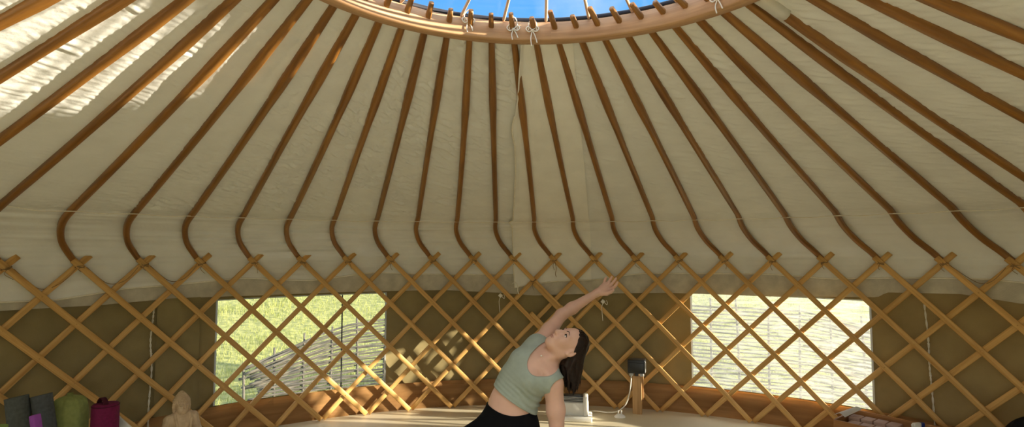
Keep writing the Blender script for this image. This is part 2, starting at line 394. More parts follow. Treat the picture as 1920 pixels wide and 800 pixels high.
bm = bmesh.new(); P = [PT(3.714 + .002 * math.sin(i * 2.3), TH(i), hem(i)) for i in [11.9 + .25 * k for k in range(60)]]; tube(bm, P, .006, 6, 1); obj('hem', bm, M_cord, CEIL)

# free edge of the overlapping right-hand liner: a second layer of cloth hung over the joint
FL = [(0.00, 9.62), (.10, 9.66), (.2, 9.72), (.28, 9.70), (.34, 9.63), (.45, 9.82), (.6, 9.90), (.8, 9.93), (1.0, 9.95), (1.1, 9.84), (1.3, 9.95), (1.6, 9.98), (1.85, 10.0), (2.0, 10.03)]
fe = lerp_tab(FL); FR = 11.92
bm = bmesh.new(); G = []
hem2 = lerp_tab([(10.0, 1.085), (10.4, 1.115), (11.0, 1.145), (11.92, 1.16)])
for si in range(101):
    s = 2 * si / 100; e = fe(s); row = []
    for k in range(31):
        i = e + (FR - e) * (k / 30) ** 1.5; r, z = prof(s)
        if s > 1.75: z += (hem2(i) - 1.22) * (s - 1.75) / .25
        off = .011 - .004 * min(1, (i - e) / .6) + .024 * math.exp(-((i - e) / .10) ** 2) * (.7 + .7 * noise.noise((s * 5, 0, 3)))
        w = wrinkle(i, s, r) * .8 - .006 * math.sin(pi * ((i + 1.8 - 1.3 * min(1, s)) % 1.0)) * (1 if s < 1.1 else max(0, 1 - (s - 1.1) * 3)) + .004 * noise.noise((i * 2, s * 6, 5))
        if s < 1: row.append(bm.verts.new(PT(r, TH(i), z + w - off)))
        else:
            t = min(1, (s - 1) * 2.5); row.append(bm.verts.new(PT(r + (w - off) * t, TH(i), z + (w - off) * (1 - t))))
    G.append(row)
EDGE = [g[0].co.copy() for g in G[14:]]
for a in range(100):
    for k in range(30): bm.faces.new((G[a + 1][k], G[a][k], G[a][k + 1], G[a + 1][k + 1]))
FLAP = tag(obj('liner_flap', bm, M_liner2), 'cream liner panel whose loose pale edge hangs over the middle roof seam', 'cloth')

bm = bmesh.new(); tube(bm, [PT(3.702, TH(i), hem2(i) + .002) for i in (10.03, 10.2, 10.4, 10.7, 11.0, 11.4, 11.92)], .006, 6, 4); tube(bm, EDGE[::2], .0055, 6, 2); obj('hem', bm, M_cord, FLAP)
# windows: clear vinyl panes with a pale taped edge
def window(idx, i0, i1, z0, z1, mat, label, vis=True):
    bm = bmesh.new(); band(bm, i0 - .02, i1 + .02, lambda i, z: RW + .004 + .004 * noise.noise((i * 1.1, z * 2.5, idx)), lambda i: z0 - .02, lambda i: z1 + .02, .15, 10)
    w = struct(obj('window_%d' % idx, bm, mat), label, 'window')
    if vis:
        def fr(i_a, i_b, za, zb):
            bm = bmesh.new(); band(bm, i_a, i_b, lambda i, z: RW - .006, lambda i: za, lambda i: zb, .2, 1, .003); obj('window_tape', bm, M_frame, w)
        t = .014; ti = t / .385
        fr(i0 - ti, i0, z0, z1); fr(i1, i1 + ti, z0, z1); fr(i0 - ti, i1 + ti, z1, z1 + .01)
    return w
w1 = window(1, WIN[0][0], WIN[0][1], ZB, ZT, M_vinyl, 'clear vinyl window on the left looking onto a sunlit meadow')
bm = bmesh.new(); band(bm, 5.915, 5.945, lambda i, z: RW - .003, lambda i: ZB, lambda i: ZT, .02, 6, .003); obj('window_seam', bm, pbr('dark_seam', (.10, .10, .10)), w1)
window(2, WIN[1][0], WIN[1][1], ZB, ZT, M_vinyl2, 'scratched hazy vinyl window on the right, glowing in the sun')
window(3, WIN[2][0], WIN[2][1], ZB, ZT, M_vinyl, 'vinyl window behind the camera', False)
window(4, WIN[3][0], WIN[3][1], ZB, ZT, M_vinyl, 'vinyl window to the left of the camera', False)
window(5, WIN[4][0], WIN[4][1], ZB, ZT, M_vinyl, 'unseen vinyl window added for fill light to the right of the doorway', False)  # this pane and the next cover the added fill-light openings
window(6, WIN[5][0], WIN[5][1], ZB, ZT, M_vinyl, 'unseen vinyl window added for fill light to the left of the doorway', False)

# ------------------------------------------------------------------ lattice (two panels of crossed laths)
HT = 1.353
def lath_bm(i_top, sgn, rc, ext_top=.05, ext_bot=None, drop=HT - .012, w=.040, th=.013, rivets=True, seed=0):
    """sgn +1 runs down to the right, -1 down to the left; a strip bent round the wall"""
    bm = bmesh.new(); rnd = random.Random(seed); n = 26; pts = []; ups = []
    k = .352   # lattice peaks crossed per metre is 1/.382; at 45 degrees
    jit = [rnd.uniform(-.003, .003) for _ in range(4)]
    for a in range(n):
        s = -ext_top + (drop + ext_top) * a / (n - 1)      # metres of drop below the crossing
        i = i_top + sgn * s / .386
        wob = jit[0] * math.sin(s * 4 + jit[1] * 900)
        pts.append(PT(rc + wob, TH(i), HT - s)); ups.append(PT(1, TH(i), 0))
    sweep(bm, pts, [rect(w, th, .003)] * n, ups)
    if rivets:
        for m in range(0, 8):
            s = m * .1935
            if s > drop - .01: break
            i = i_top + sgn * s / .386; c = PT(rc - th / 2 - .0005, TH(i), HT - s)
            mt = Matrix.Translation(c) @ Vector(PT(1, TH(i), 0)).to_track_quat('Z', 'Y').to_matrix().to_4x4()
            bmesh.ops.create_cone(bm, cap_ends=True, segments=8, radius1=.0035, radius2=.0045, depth=.003, matrix=mt)
    return bm
pan_l = thing('lattice_panel', 'left half of the golden wooden trellis wall, with the grassy window behind it', 'lattice', (0, 0, 0), 0, 'trellis wall panels')
pan_r = thing('lattice_panel', 'right half of the golden wooden trellis wall, with the hazy white window behind it', 'lattice', (0, 0, 0), 0, 'trellis wall panels')
RI, RO = 3.664, 3.682
for i in range(-6, 26):
    pan = pan_l if i <= 10 else pan_r
    if i >= -4 and i <= 22 : obj('lath', lath_bm(i, 1, RI, .036, seed=i), M_lath, pan)
    if i >= -1: obj('lath', lath_bm(i, -1, RO, .066, rivets=False, seed=100 + i), M_lath, pan_l if i <= 10 else pan_r)
# doubled laths where the two panels are lashed together
for a, b, sg, rc, p_ in ((10.50, .27, 1, 3.650, pan_r), (11.36, .46, -1, 3.652, pan_l), (10.42, .22, 1, 3.648, pan_l), (11.22, .30, -1, 3.646, pan_r)):
    bm = bmesh.new(); n = 12; pts = []; ups = []
    z0 = {10.50: 1.13, 11.36: .90, 10.42: .86, 11.22: .92}[a]
    for k in range(n):
        s = b * k / (n - 1); pts.append(PT(rc, TH(a + sg * s / .386), z0 - s)); ups.append(PT(1, TH(a), 0))
    sweep(bm, pts, [rect(.036, .013, .003)] * n, ups); obj('lath', bm, M_lath, p_)
# lashings at the peaks
def lashing(i, z, par, big=0):
    bm = bmesh.new(); rnd = random.Random(int(i * 10))
    for q in range(3):
        t = rnd.uniform(-.5, .5); P = []
        for k in range(8):
            a = 2 * pi * k / 8; d = .027 * math.cos(a); e = .020 * math.sin(a)
            tang = Vector((math.cos(TH(i)), -math.sin(TH(i)), 0)); ra = PT(1, TH(i), 0)
            P.append(PT(3.668, TH(i), z + rnd.uniform(-.008, .008)) + tang * (d * math.cos(t)) + Vector((0, 0, d * math.sin(t))) + ra * e)
        tube(bm, P, .0022, 5, 3, True)
    tang = Vector((math.cos(TH(i)), -math.sin(TH(i)), 0)); c = PT(3.645, TH(i), z)
    L_ = rnd.uniform(.03, .09); sd = rnd.choice((-1, 1))
    tube(bm, [c, c + tang * .015 * sd + Vector((0, 0, -L_ * .5)), c + tang * rnd.uniform(-.01, .03) + Vector((0, 0, -L_))], .0018, 5, 4)
    obj('lashing', bm, M_twine, par)
for i in range(-1, 22): lashing(i + .02, HT - .01, pan_l if i <= 10 else pan_r)
lashing(10.5, 1.155, pan_l)
# twine swags between the peaks on the left
for k, (a, b) in enumerate(((.1, .95), (1.1, 1.9), (2.1, 2.9), (19.1, 19.9))):
    bm = bmesh.new(); tube(bm, [PT(3.65, TH(a), 1.34), PT(3.70, TH(a + (b - a) * .45), 1.225 if k else 1.21), PT(3.655, TH(a + (b - a) * .75), 1.24), PT(3.65, TH(b), 1.33)], .0022, 5, 8)
    obj('twine', bm, M_twine, pan_l if k < 3 else pan_r)

# ------------------------------------------------------------------ roof rafters
KN = (3.218, 1.722)
def rafter_bm(i, seed):
    bm = bmesh.new(); th = TH(i); rnd = random.Random(seed)
    a = PT(.995, th - .187, 2.496); b = PT(KN[0], th - .0517, KN[1] + rnd.uniform(-.006, .006)); d = (a - b).normalized()
    tip = a + d * rnd.uniform(.085, .135)
    P = [tip, a]; w0 = rnd.uniform(-.008, .008); side = d.cross(Vector((0, 0, 1))).normalized()
    for k in range(1, 20):
        t = k / 20; P.append(a.lerp(b, t) + side * w0 * math.sin(pi * t) + Vector((0, 0, -.006 * math.sin(pi * t))))
    curve = smooth_path([a.lerp(b, .93), b, PT(3.42, th - .050, 1.628), PT(3.575, th - .036, 1.52), PT(3.668, th - .014, 1.42), PT(3.694, th + .002, 1.345)], 5)
    P += curve[5:] if (curve[0] - P[-1]).length < .2 else curve
    tr = .28 + rnd.uniform(-.03, .03); n = len(P); secs = []; ups = []; L = [0]
    for k in range(1, n): L.append(L[-1] + (P[k] - P[k - 1]).length)
    full = (b - a).length
    for k in range(n):
        u = (P[k] - a).dot(b - a) / full ** 2
        if k == 0: sq, hw = 1, .0105
        elif k == 1: sq, hw = 1, .0130
        else:
            sq = min(1, max(0, (tr + .03 - u) / .06)); hw = .0225 if u < tr else (.0235 - .0045 * min(1, (u - tr) / .12)) + .001 * min(1, max(0, (u - .6) * 4))
            if u < tr: hw = .0135 + (.0225 - .0135) * max(0, u) / tr
        ch = hw * .42; q = rect(2 * hw, 2 * hw, ch)
        c = [(hw * 1.06 * math.cos(g), hw * 1.06 * math.sin(g)) for g in [math.atan2(y, x) for x, y in q]]
        secs.append([(x0 * sq + x1 * (1 - sq), y0 * sq + y1 * (1 - sq)) for (x0, y0), (x1, y1) in zip(q, c)])
        T = (P[min(k + 1, n - 1)] - P[max(k - 1, 0)]).normalized(); s_ = PT(1, th, 0).cross(Vector((0, 0, 1))); ups.append(s_.cross(T) * -1)
    sweep(bm, P, secs, ups)
    return bm
ORD = ['first', 'second', 'third', 'fourth', 'fifth', 'sixth', 'seventh', 'eighth', 'ninth', 'tenth', 'eleventh', 'twelfth', 'thirteenth', 'fourteenth', 'fifteenth', 'sixteenth', 'seventeenth', 'eighteenth', 'nineteenth', 'twentieth', 'twenty-first']
LAB = {-3: 'sunlit roof rafter cutting off the very top left corner', -2: 'sunlit roof rafter just below the one in the top left corner', -1: 'roof rafter leaving the left edge a third of the way down',
       0: 'roof rafter whose bent foot stands at the very left edge', 21: 'dark roof rafter leaving the right edge at mid height above the white cord',
       22: 'roof rafter on the right wrapped near its top in white tape', 23: 'roof rafter leaving the right edge a quarter of the way down', 24: 'broad orange roof rafter leaving the right edge near the top', 25: 'roof rafter just touching the very top right corner'}
SHIFT = {22: 21.5, 23: 22.68, 24: 23.6, 25: 24.5}
for i in range(-3, 26):
    o = obj('roof_rafter', rafter_bm(SHIFT.get(i, i), 40 + i), M_raft)
    if i in LAB: lb = LAB[i]
    elif i == 10: lb = 'roof rafter just left of the loose pale seam edge, near upright'
    elif i == 11: lb = 'roof rafter crossing the loose pale seam edge in the middle of the roof'
    else: lb = 'bent brown roof rafter, foot on the %s lattice peak from the left' % ORD[i]
    tag(o, lb, 'rafter', 'bent roof rafters')

# ------------------------------------------------------------------ crown wheel
cw = thing('crown_wheel', 'round wooden crown ring at the top of the roof, open to the blue sky', 'roof crown', (0, 0, 0))
bm = bmesh.new(); n = 120
sweep(bm, [PT(1.006, 2 * pi * k / n, 2.488) for k in range(n)], [rect(.068, .088, .005)] * n, [Vector((0, 0, 1))] * n, closed=True)
obj('ring', bm, M_crown, cw)
bm = bmesh.new(); sweep(bm, [PT(1.004, 2 * pi * k / n, 2.542) for k in range(n)], [rect(.060, .020, .004)] * n, [Vector((0, 0, 1))] * n, closed=True); obj('gasket', bm, M_gasket, cw)
for k in range(30):
    th = TH(8.55) - .187 + 4 * pi / 60.885 * k
    bm = bmesh.new(); tube(bm, [PT(1.0, th, 2.535), PT(.75, th, 2.575), PT(.5, th, 2.60), PT(.24, th, 2.615)], .0078, 8, 6, taper=lambda t: 1 - .25 * t)
    obj('spoke', bm, M_spoke, cw)
bm = bmesh.new(); sweep(bm, [PT(.235, 2 * pi * k / 48, 2.615) for k in range(48)], [rect(.03, .022, .003)] * 48, [Vector((0, 0, 1))] * 48, closed=True); obj('hub_ring', bm, M_spoke, cw)
bm = bmesh.new(); G = []
for a in range(13):
    f = a / 12; r = 1.035 * math.cos(f * pi / 2 * .97); z = 2.552 + .34 * math.sin(f * pi / 2)
    G.append([bm.verts.new(PT(r, 2 * pi * k / 64, z)) for k in range(64)])
for a in range(12):
    for k in range(64): bm.faces.new((G[a][k], G[a][(k + 1) % 64], G[a + 1][(k + 1) % 64], G[a + 1][k]))
obj('clear_cover', bm, M_dome, cw)

def bow(i, label, seed, tail=.075, zc=2.50):
    """cord tied in a bow round a rafter end on the ring"""
    rnd = random.Random(seed); th = TH(i); t = Vector((math.cos(th), -math.sin(th), 0)); inn = PT(-1, th, 0); c = PT(.968, th, zc); U_ = Vector((0, 0, 1)); bm = bmesh.new()
    tube(bm, [c + inn * .004, c + t * .020 + U_ * .016 + inn * .006, c + t * .030 + U_ * .006 + inn * .008, c + t * .018 - U_ * .006 + inn * .006, c + inn * .004], .0030, 6, 6)
    tube(bm, [c + inn * .004, c - t * .020 + U_ * .016 + inn * .006, c - t * .030 + U_ * .004 + inn * .008, c - t * .018 - U_ * .008 + inn * .006, c + inn * .004], .0030, 6, 6)
    tube(bm, [c, c - t * .008 - U_ * tail * .5 + inn * .004, c - t * .004 - U_ * tail + inn * .002], .0028, 6, 6)
    tube(bm, [c, c + t * .012 - U_ * tail * .35 + inn * .004, c + t * .022 - U_ * tail * .8 + inn * .002], .0028, 6, 6)
    ball(bm, c + inn * .005, .0065, 10)
    tube(bm, [c + inn * .003 - t * .018, c - t * .017 + U_ * .035, c + t * .002 + U_ * .05 + inn * .02, c + t * .018 + U_ * .035, c + t * .018 + inn * .003], .0030, 6, 5)
    tag(obj('cord_bow', bm, M_cord), label, 'cord', 'cord bows on the crown ring')
bow(7.03, 'white cord bow on the left part of the crown ring', 1, .05, 2.508)
bow(9.18, 'white cord bow on the crown ring above the loose seam edge', 2, .05, 2.49)
bow(10.09, 'white cord bow with two loops at the lowest point of the crown ring', 3, .075, 2.487)
bow(18.6, 'white cord bow at the top edge on the right part of the crown ring', 4, .06, 2.485)
# white tape wrapped round the top of one rafter on the right
th = TH(21.5); a = PT(.995, th - .187, 2.496); b = PT(KN[0], th - .0517, KN[1])
bm = bmesh.new(); P = [a.lerp(b, t) for t in (.02, .05, .08, .095)]
sweep(bm, P, [rect(.052, .052, .014)] * 4, [PT(1, th, 0).cross(Vector((0, 0, 1))).cross((b - a).normalized()) * -1] * 4)
tag(obj('tape_wrap', bm, M_frame), 'white tape wrapped round the top of a rafter on the right', 'tape')

# cord that ties all the rafters together just above their bend
bm = bmesh.new(); P = []
for i in range(-2, 22):
    P.append(PT(3.245, TH(i) - .0517, 1.688 if i > 0 else 1.70)); P.append(PT(3.262, TH(i + .5) - .0517, 1.682))
tube(bm, P, .0030, 6, 4); tag(obj('rafter_cord', bm, M_cord), 'long white cord running across every rafter at the bend', 'cord')
for k, (pts, lb) in enumerate(((((-1.24, 2.764, 1.905), (-.6, 2.80, 1.888), (-.33, 2.79, 1.898)), 'slack white cord drooping between rafters at the left edge'),
                               (((-.32, 2.79, 1.896), (.13, 2.886, 1.862), (.5, 2.875, 1.868)), 'slack white cord drooping below the sunlit patch on the left'),
                               (((1.71, 2.77, 1.90), (2.1, 2.80, 1.893), (2.46, 2.78, 1.90)), 'slack white cord drooping above the third lattice peak'))):
    bm = bmesh.new(); tube(bm, [PT(r, TH(i), z) for i, r, z in pts], .0035, 6, 8); tag(obj('slack_cord', bm, M_cord), lb, 'cord', 'slack roof cords')

# ropes that close the wall canvas
def rope(pts, label):
    bm = bmesh.new(); P = smooth_path([PT(3.718, TH(i), z) for i, z in pts], 16); n = len(P)
    for ph in (0, pi):
        Q = []
        for k, p in enumerate(P):
            t = Vector((math.cos(TH(pts[0][0])), -math.sin(TH(pts[0][0])), 0)); g = k * .9 + ph
            Q.append(p + t * (  .0035 * math.cos(g)) + PT(.0035 * math.sin(g), TH(pts[0][0]), 0))
        tube(bm, Q, .0032, 6, 1)
    for q in (.25, .5, .75):
        c = P[int(n * q)]; ball(bm, c, .008, 8)
    tag(obj('wall_rope', bm, M_cord), label, 'rope', 'ropes closing the wall canvas')
rope([(2.23, 1.05), (2.23, .98), (2.20, .79), (2.235, .6), (2.21, .33), (2.21, .1)], 'twisted pale rope down the canvas wall left of the meadow window')
rope([(18.65, 1.08), (18.69, .83), (18.69, .64), (18.71, .46), (18.73, .2), (18.73, .05)], 'twisted pale rope down the dark canvas wall right of the hazy window')
# overlapping joint of the wall canvas behind the left rope
bm = bmesh.new(); band(bm, 2.3, 3.05, lambda i, z: 3.727 - .006 * math.exp(-((i - 2.75) / .06) ** 2) + .003 * noise.noise((i * 3, z * 3, 2)), lambda i: .0, lambda i: 1.09, .03, 12)
tag(obj('wall_flap', bm, M_wall), 'overlapping flap of olive canvas beside the twisted rope on the left', 'cloth')

def toggle(i, z, L_, label, r=3.648):
    t = thing('toggle_cord', label, 'toggle', PT(r, TH(i), z), -TH(i), 'white toggles on the lattice')
    bm = bmesh.new(); box(bm, (-.016, -.009, -.016), (.016, .006, .016), .003, 2, Matrix.Rotation(math.radians(40), 4, 'Y')); obj('toggle', bm, M_white, t)
    bm = bmesh.new(); tube(bm, [(0, -.004, -.012), (-.012, -.008, -.05), (-.010, -.006, -.09), (-.004, -.006, -L_)], .0035, 6, 6)
    tube(bm, [(.016, .0, -.010), (.034, .008, -.03), (.040, .016, -.012), (.03, .02, .01)], .003, 6, 5)
    obj('cord', bm, M_cord, t)
toggle(9.67, 1.02, .155, 'white toggle with hanging cord left of the raised hand, over dark canvas')
toggle(12.2, .968, .175, 'white toggle with hanging cord just below the raised hand')
bm = bmesh.new(); tube(bm, [PT(3.66, TH(9.95), 1.125), PT(3.65, TH(10.03), 1.14), PT(3.65, TH(10.10), 1.12), PT(3.655, TH(10.1), 1.07), PT(3.66, TH(10.13), 1.03)], .0045, 6, 8); ball(bm, PT(3.652, TH(10.03), 1.135), .011, 8)
tag(obj('tie_cord', bm, M_cord), 'short white knotted cord at the lower corner of the liner flap', 'cord')
bm = bmesh.new(); tube(bm, [PT(3.65, TH(11.03), 1.33), PT(3.655, TH(11.06), 1.27), PT(3.66, TH(11.04), 1.22), PT(3.66, TH(11.06), 1.19)], .003, 6, 6)
tag(obj('dark_tie_cord', bm, M_twine), 'short dark cord hanging from the lattice peak over the pale liner flap', 'cord')

# ------------------------------------------------------------------ rolled mats, bolsters and statue on the left
def mat_roll(name, label, m, loc, dia, h, lean, rz=0, gr='standing rolled mats'):
    """a spiral of foam sheet standing on end"""
    bm = bmesh.new(); turns = 6.5; n = 150; th = dia / 2 / (turns + .5) ; lo_v = []; 
    inn, out = [], []
    for k in range(n + 1):
        a = 2 * pi * turns * k / n; r = th * .5 + th * a / (2 * pi)
        inn.append(((r - th * .43) * math.cos(a), (r - th * .43) * math.sin(a))); out.append(((r + th * .43) * math.cos(a), (r + th * .43) * math.sin(a)))
    zz = [0, .006, h * .5, h - .006, h]; ins = [.002, 0, 0, 0, .002]
    G = []
    for z, q in zip(zz, ins):
        a_ = [bm.verts.new((x * (1 + q), y * (1 + q), z)) for x, y in inn]; b_ = [bm.verts.new((x * (1 - q), y * (1 - q), z)) for x, y in out]; G.append((a_, b_))
    for s in range(4):
        for k in range(n):
            bm.faces.new((G[s][1][k], G[s][1][k + 1], G[s + 1][1][k + 1], G[s + 1][1][k]))
            bm.faces.new((G[s][0][k + 1], G[s][0][k], G[s + 1][0][k], G[s + 1][0][k + 1]))
        for k in (0, n): bm.faces.new((G[s][0][k], G[s][1][k], G[s + 1][1][k], G[s + 1][0][k]) if k == 0 else (G[s][1][k], G[s][0][k], G[s + 1][0][k], G[s + 1][1][k]))
    for k in range(n):
        bm.faces.new((G[4][0][k + 1], G[4][0][k], G[4][1][k], G[4][1][k + 1])); bm.faces.new((G[0][0][k], G[0][0][k + 1], G[0][1][k + 1], G[0][1][k]))
    o = tag(obj(name, bm, m), label, 'yoga mat', gr); o.location = loc; o.rotation_euler = (lean[0], lean[1], rz)
    return o
mat_roll('yoga_mat_roll', 'dark green-grey rolled mat at the left edge, leftmost of the two dark rolls', M_mat_grey, (-2.668, 1.150, .014), .104, .690, (-.02, -.20), 0)
mat_roll('yoga_mat_roll', 'slate grey rolled mat between the green-grey roll and the olive bag', M_mat_blue, (-2.570, 1.205, .014), .098, .690, (-.03, -.23), 0)
mat_roll('yoga_mat_roll', 'light green rolled mat peeking up in the lower left corner', M_mat_green, (-2.60, .868, .002), .09, .632, (0, 0), 1.2)
bm = bmesh.new(); box(bm, (-.016, -.02, 0), (.016, .02, .64), .005, 3)
o = tag(obj('foam_slab', bm, M_purple), 'purple foam slab standing between the two dark rolled mats', 'foam block'); o.location = (-2.468, 1.06, .006); o.rotation_euler = (0, -.20, .0)

def bolster(loc):
    t = thing('bolster', 'olive green drawstring bolster bag standing beside the burgundy one', 'bolster', loc, .3)
    t.scale = (.865, .865, .95)
    prof_ = [(.085, 0), (.098, .012), (.102, .05), (.104, .30), (.104, .50), (.102, .58), (.096, .62), (.086, .645), (.066, .662), (.040, .671), (.020, .674), (.012, .679), (.015, .685), (.018, .689)]
    def fold(a, z):
        g = max(0, min(1, (z - .56) / .10)); return 1 + g * (.06 * math.sin(9 * a + 1.0) + .035 * math.sin(17 * a)) + .008 * math.sin(3 * a + z * 9)
    bm = bmesh.new(); lathe(bm, prof_, 96, fold); obj('cover', bm, M_bgreen, t)
    bm = bmesh.new(); tube(bm, [(.016 * math.cos(a), .016 * math.sin(a), .679) for a in [2 * pi * k / 8 for k in range(8)]], .003, 6, 3, True)
    tube(bm, [(.016, -.008, .679), (.035, -.03, .68), (.05, -.05, .662), (.05, -.062, .63)], .003, 6, 5); obj('drawstring', bm, M_bgreen, t)
bolster((-2.709, 1.39, 0))
def bolster2(loc):
    t = thing('bolster', 'burgundy cylindrical bolster with a dark carry strap on top', 'bolster', loc, -.5)
    t.scale = (.92, .92, .98)
    bm = bmesh.new(); lathe(bm, [(.066, 0), (.071, .006), (.073, .02), (.073, .3), (.072, .585), (.070, .602), (.066, .608), (.03, .611), (.004, .612)], 48, lambda a, z: 1 + .006 * math.sin(4 * a + z * 12)); obj('cover', bm, M_burg, t)
    bm = bmesh.new(); n = 14; P = [Vector((-.060 + .10 * k / n, -.012, .606 + .036 * math.sin(pi * k / n) ** .7)) for k in range(n + 1)]
    sweep(bm, P, [rect(.028, .004, .001)] * (n + 1), [Vector((0, 0, 1))] * (n + 1)) ; obj('carry_strap', bm, M_burgd, t)
    bm = bmesh.new(); tube(bm, [(.0715 * math.cos(2 * pi * k / 16), .0715 * math.sin(2 * pi * k / 16), .600) for k in range(16)], .0022, 5, 2, True); obj('piping', bm, M_burgd, t)
bolster2((-2.508, 1.405, 0))
bm = bmesh.new(); q_ = [(0, 0), (.17, 0), (.17, .35), (0, .495)]; va = [bm.verts.new((x, 0, z)) for x, z in q_]; vb = [bm.verts.new((x, .016, z)) for x, z in q_]
bm.faces.new(va); bm.faces.new(vb[::-1])
for k in range(4): bm.faces.new((va[k], vb[k], vb[(k + 1) % 4], va[(k + 1) % 4]))
bmesh.ops.recalc_face_normals(bm, faces=bm.faces); bmesh.ops.bevel(bm, geom=bm.edges[:], offset=.003, segments=2, affect='EDGES')
o = tag(obj('white_board', bm, M_paper), 'slanted corner of a white board standing behind the burgundy bolster', 'board'); o.location = (-2.545, 1.50, .012); o.rotation_euler = (math.radians(-3), 0, .1)

# ------------------------------------------------------------------ signed-distance modelling for bodies
class Field:
    def __init__(s, lo, hi, h):
        s.lo = np.array(lo, float); s.h = h; n = np.ceil((np.array(hi) - s.lo) / h).astype(int) + 1
        s.ax = [s.lo[a] + h * np.arange(n[a]) for a in range(3)]; s.d = np.full(tuple(n), 1.0, np.float32)
    def _sl(s, lo, hi):
        r = []
        for a in range(3):
            i = int(max(0, math.floor((lo[a] - s.lo[a]) / s.h))); j = int(min(len(s.ax[a]), math.ceil((hi[a] - s.lo[a]) / s.h) + 1)); r.append(slice(i, max(i, j)))
        return tuple(r)
    def _grid(s, sl): return np.meshgrid(*[s.ax[a][sl[a]] for a in range(3)], indexing='ij', sparse=True)
    def put(s, fn, lo, hi, k, op):
        m = k + .03; sl = s._sl([v - m for v in lo], [v + m for v in hi])
        if any(q.start >= q.stop for q in sl): return
        d = fn(*s._grid(sl)).astype(np.float32); o = s.d[sl]
        if op == 'sub': d = -d
        if k > 1e-6:
            hh = np.maximum(k - np.abs(o - d), 0) / k
            s.d[sl] = (np.minimum(o, d) - hh * hh * k * .25) if op == 'add' else (np.maximum(o, d) + hh * hh * k * .25)
        else: s.d[sl] = np.minimum(o, d) if op == 'add' else np.maximum(o, d)
    def cap(s, a, b, ra, rb=None, k=.02, op='add'):
        rb = ra if rb is None else rb; a = np.array(a, float); b = np.array(b, float); ab = b - a; L2 = max(1e-12, float(ab @ ab)); r = max(ra, rb)
        def fn(x, y, z):
            t = np.clip(((x - a[0]) * ab[0] + (y - a[1]) * ab[1] + (z - a[2]) * ab[2]) / L2, 0, 1)
            return np.sqrt((x - a[0] - t * ab[0]) ** 2 + (y - a[1] - t * ab[1]) ** 2 + (z - a[2] - t * ab[2]) ** 2) - (ra + (rb - ra) * t)
        s.put(fn, np.minimum(a, b) - r, np.maximum(a, b) + r, k, op)
    def chain(s, pts, rs, k=.02, op='add'):
        for i in range(len(pts) - 1): s.cap(pts[i], pts[i + 1], rs[i], rs[i + 1], k, op)
    def ell(s, c, r, A=None, k=.02, op='add'):
        """ellipsoid; rows of A are its axes"""
        c = np.array(c, float); A = np.eye(3) if A is None else np.array(A, float); A = A / np.linalg.norm(A, axis=1)[:, None]; R_ = max(r)
        def fn(x, y, z):
            q0 = q1 = 0
            for a in range(3):
                u = (x - c[0]) * A[a][0] + (y - c[1]) * A[a][1] + (z - c[2]) * A[a][2]; q0 = q0 + (u / r[a]) ** 2; q1 = q1 + (u / r[a] ** 2) ** 2
            k0 = np.sqrt(q0); k1 = np.sqrt(q1) + 1e-9; return k0 * (k0 - 1) / k1
        s.put(fn, c - R_, c + R_, k, op)
    def half(s, p, n, k=.002):
        """keep the side the normal n points to"""
        p = np.array(p, float); n = np.array(n, float); n = n / np.linalg.norm(n); X, Y, Z = np.meshgrid(*s.ax, indexing='ij', sparse=True)
        s.d = np.maximum(s.d, -((X - p[0]) * n[0] + (Y - p[1]) * n[1] + (Z - p[2]) * n[2]).astype(np.float32))
    def at(s, p):
        i = [min(len(s.ax[a]) - 1, max(0, int(round((p[a] - s.lo[a]) / s.h)))) for a in range(3)]; return float(s.d[tuple(i)])
    def mesh(s, name):
        d = s.d; neg = d < 0; nx, ny, nz = d.shape
        cnt = np.zeros((nx - 1, ny - 1, nz - 1), np.int8)
        for i in (0, 1):
            for j in (0, 1):
                for k in (0, 1): cnt += neg[i:nx - 1 + i, j:ny - 1 + j, k:nz - 1 + k]
        act = (cnt > 0) & (cnt < 8); I, J, K = np.nonzero(act); idx = np.full(act.shape, -1, np.int64); idx[I, J, K] = np.arange(len(I))
        acc = np.zeros((len(I), 3)); num = np.zeros(len(I)); cs = [(i, j, k) for i in (0, 1) for j in (0, 1) for k in (0, 1)]
        for A in cs:
            for ax in range(3):
                if A[ax]: continue
                B = list(A); B[ax] = 1
                da = d[I + A[0], J + A[1], K + A[2]]; db = d[I + B[0], J + B[1], K + B[2]]; m = (da < 0) != (db < 0)
                t = np.where(m, da / np.where(m, da - db, 1), 0)
                for a in range(3): acc[:, a] += m * (A[a] + (t if a == ax else 0))
                num += m
        vs = (np.stack([I, J, K], 1) + acc / num[:, None]) * s.h + s.lo; F_ = []
        for ax in range(3):
            sl0 = [slice(None)] * 3; sl1 = [slice(None)] * 3; sl0[ax] = slice(0, -1); sl1[ax] = slice(1, None); a_, b_ = neg[tuple(sl0)], neg[tuple(sl1)]; x = np.argwhere(a_ != b_)
            o1, o2 = (ax + 1) % 3, (ax + 2) % 3; x = x[(x[:, o1] > 0) & (x[:, o2] > 0) & (x[:, o1] < d.shape[o1] - 1) & (x[:, o2] < d.shape[o2] - 1)]
            e1 = np.zeros(3, int); e1[o1] = 1; e2 = np.zeros(3, int); e2[o2] = 1
            q = [x - e1 - e2, x - e2, x, x - e1]; ids = [idx[tuple(p.T)] for p in q]; f = np.stack(ids, 1); fl = a_[tuple(x.T)]
            f[~fl] = f[~fl][:, ::-1]; F_.append(f)
        F_ = np.concatenate(F_); F_ = F_[(F_ >= 0).all(1)]
        me = bpy.data.meshes.new(name); me.vertices.add(len(vs)); me.vertices.foreach_set('co', vs.astype(np.float32).ravel())
        me.loops.add(F_.size); me.loops.foreach_set('vertex_index', F_.ravel().astype(np.int32)); me.polygons.add(len(F_)); me.polygons.foreach_set('loop_start', np.arange(0, F_.size, 4, dtype=np.int32))
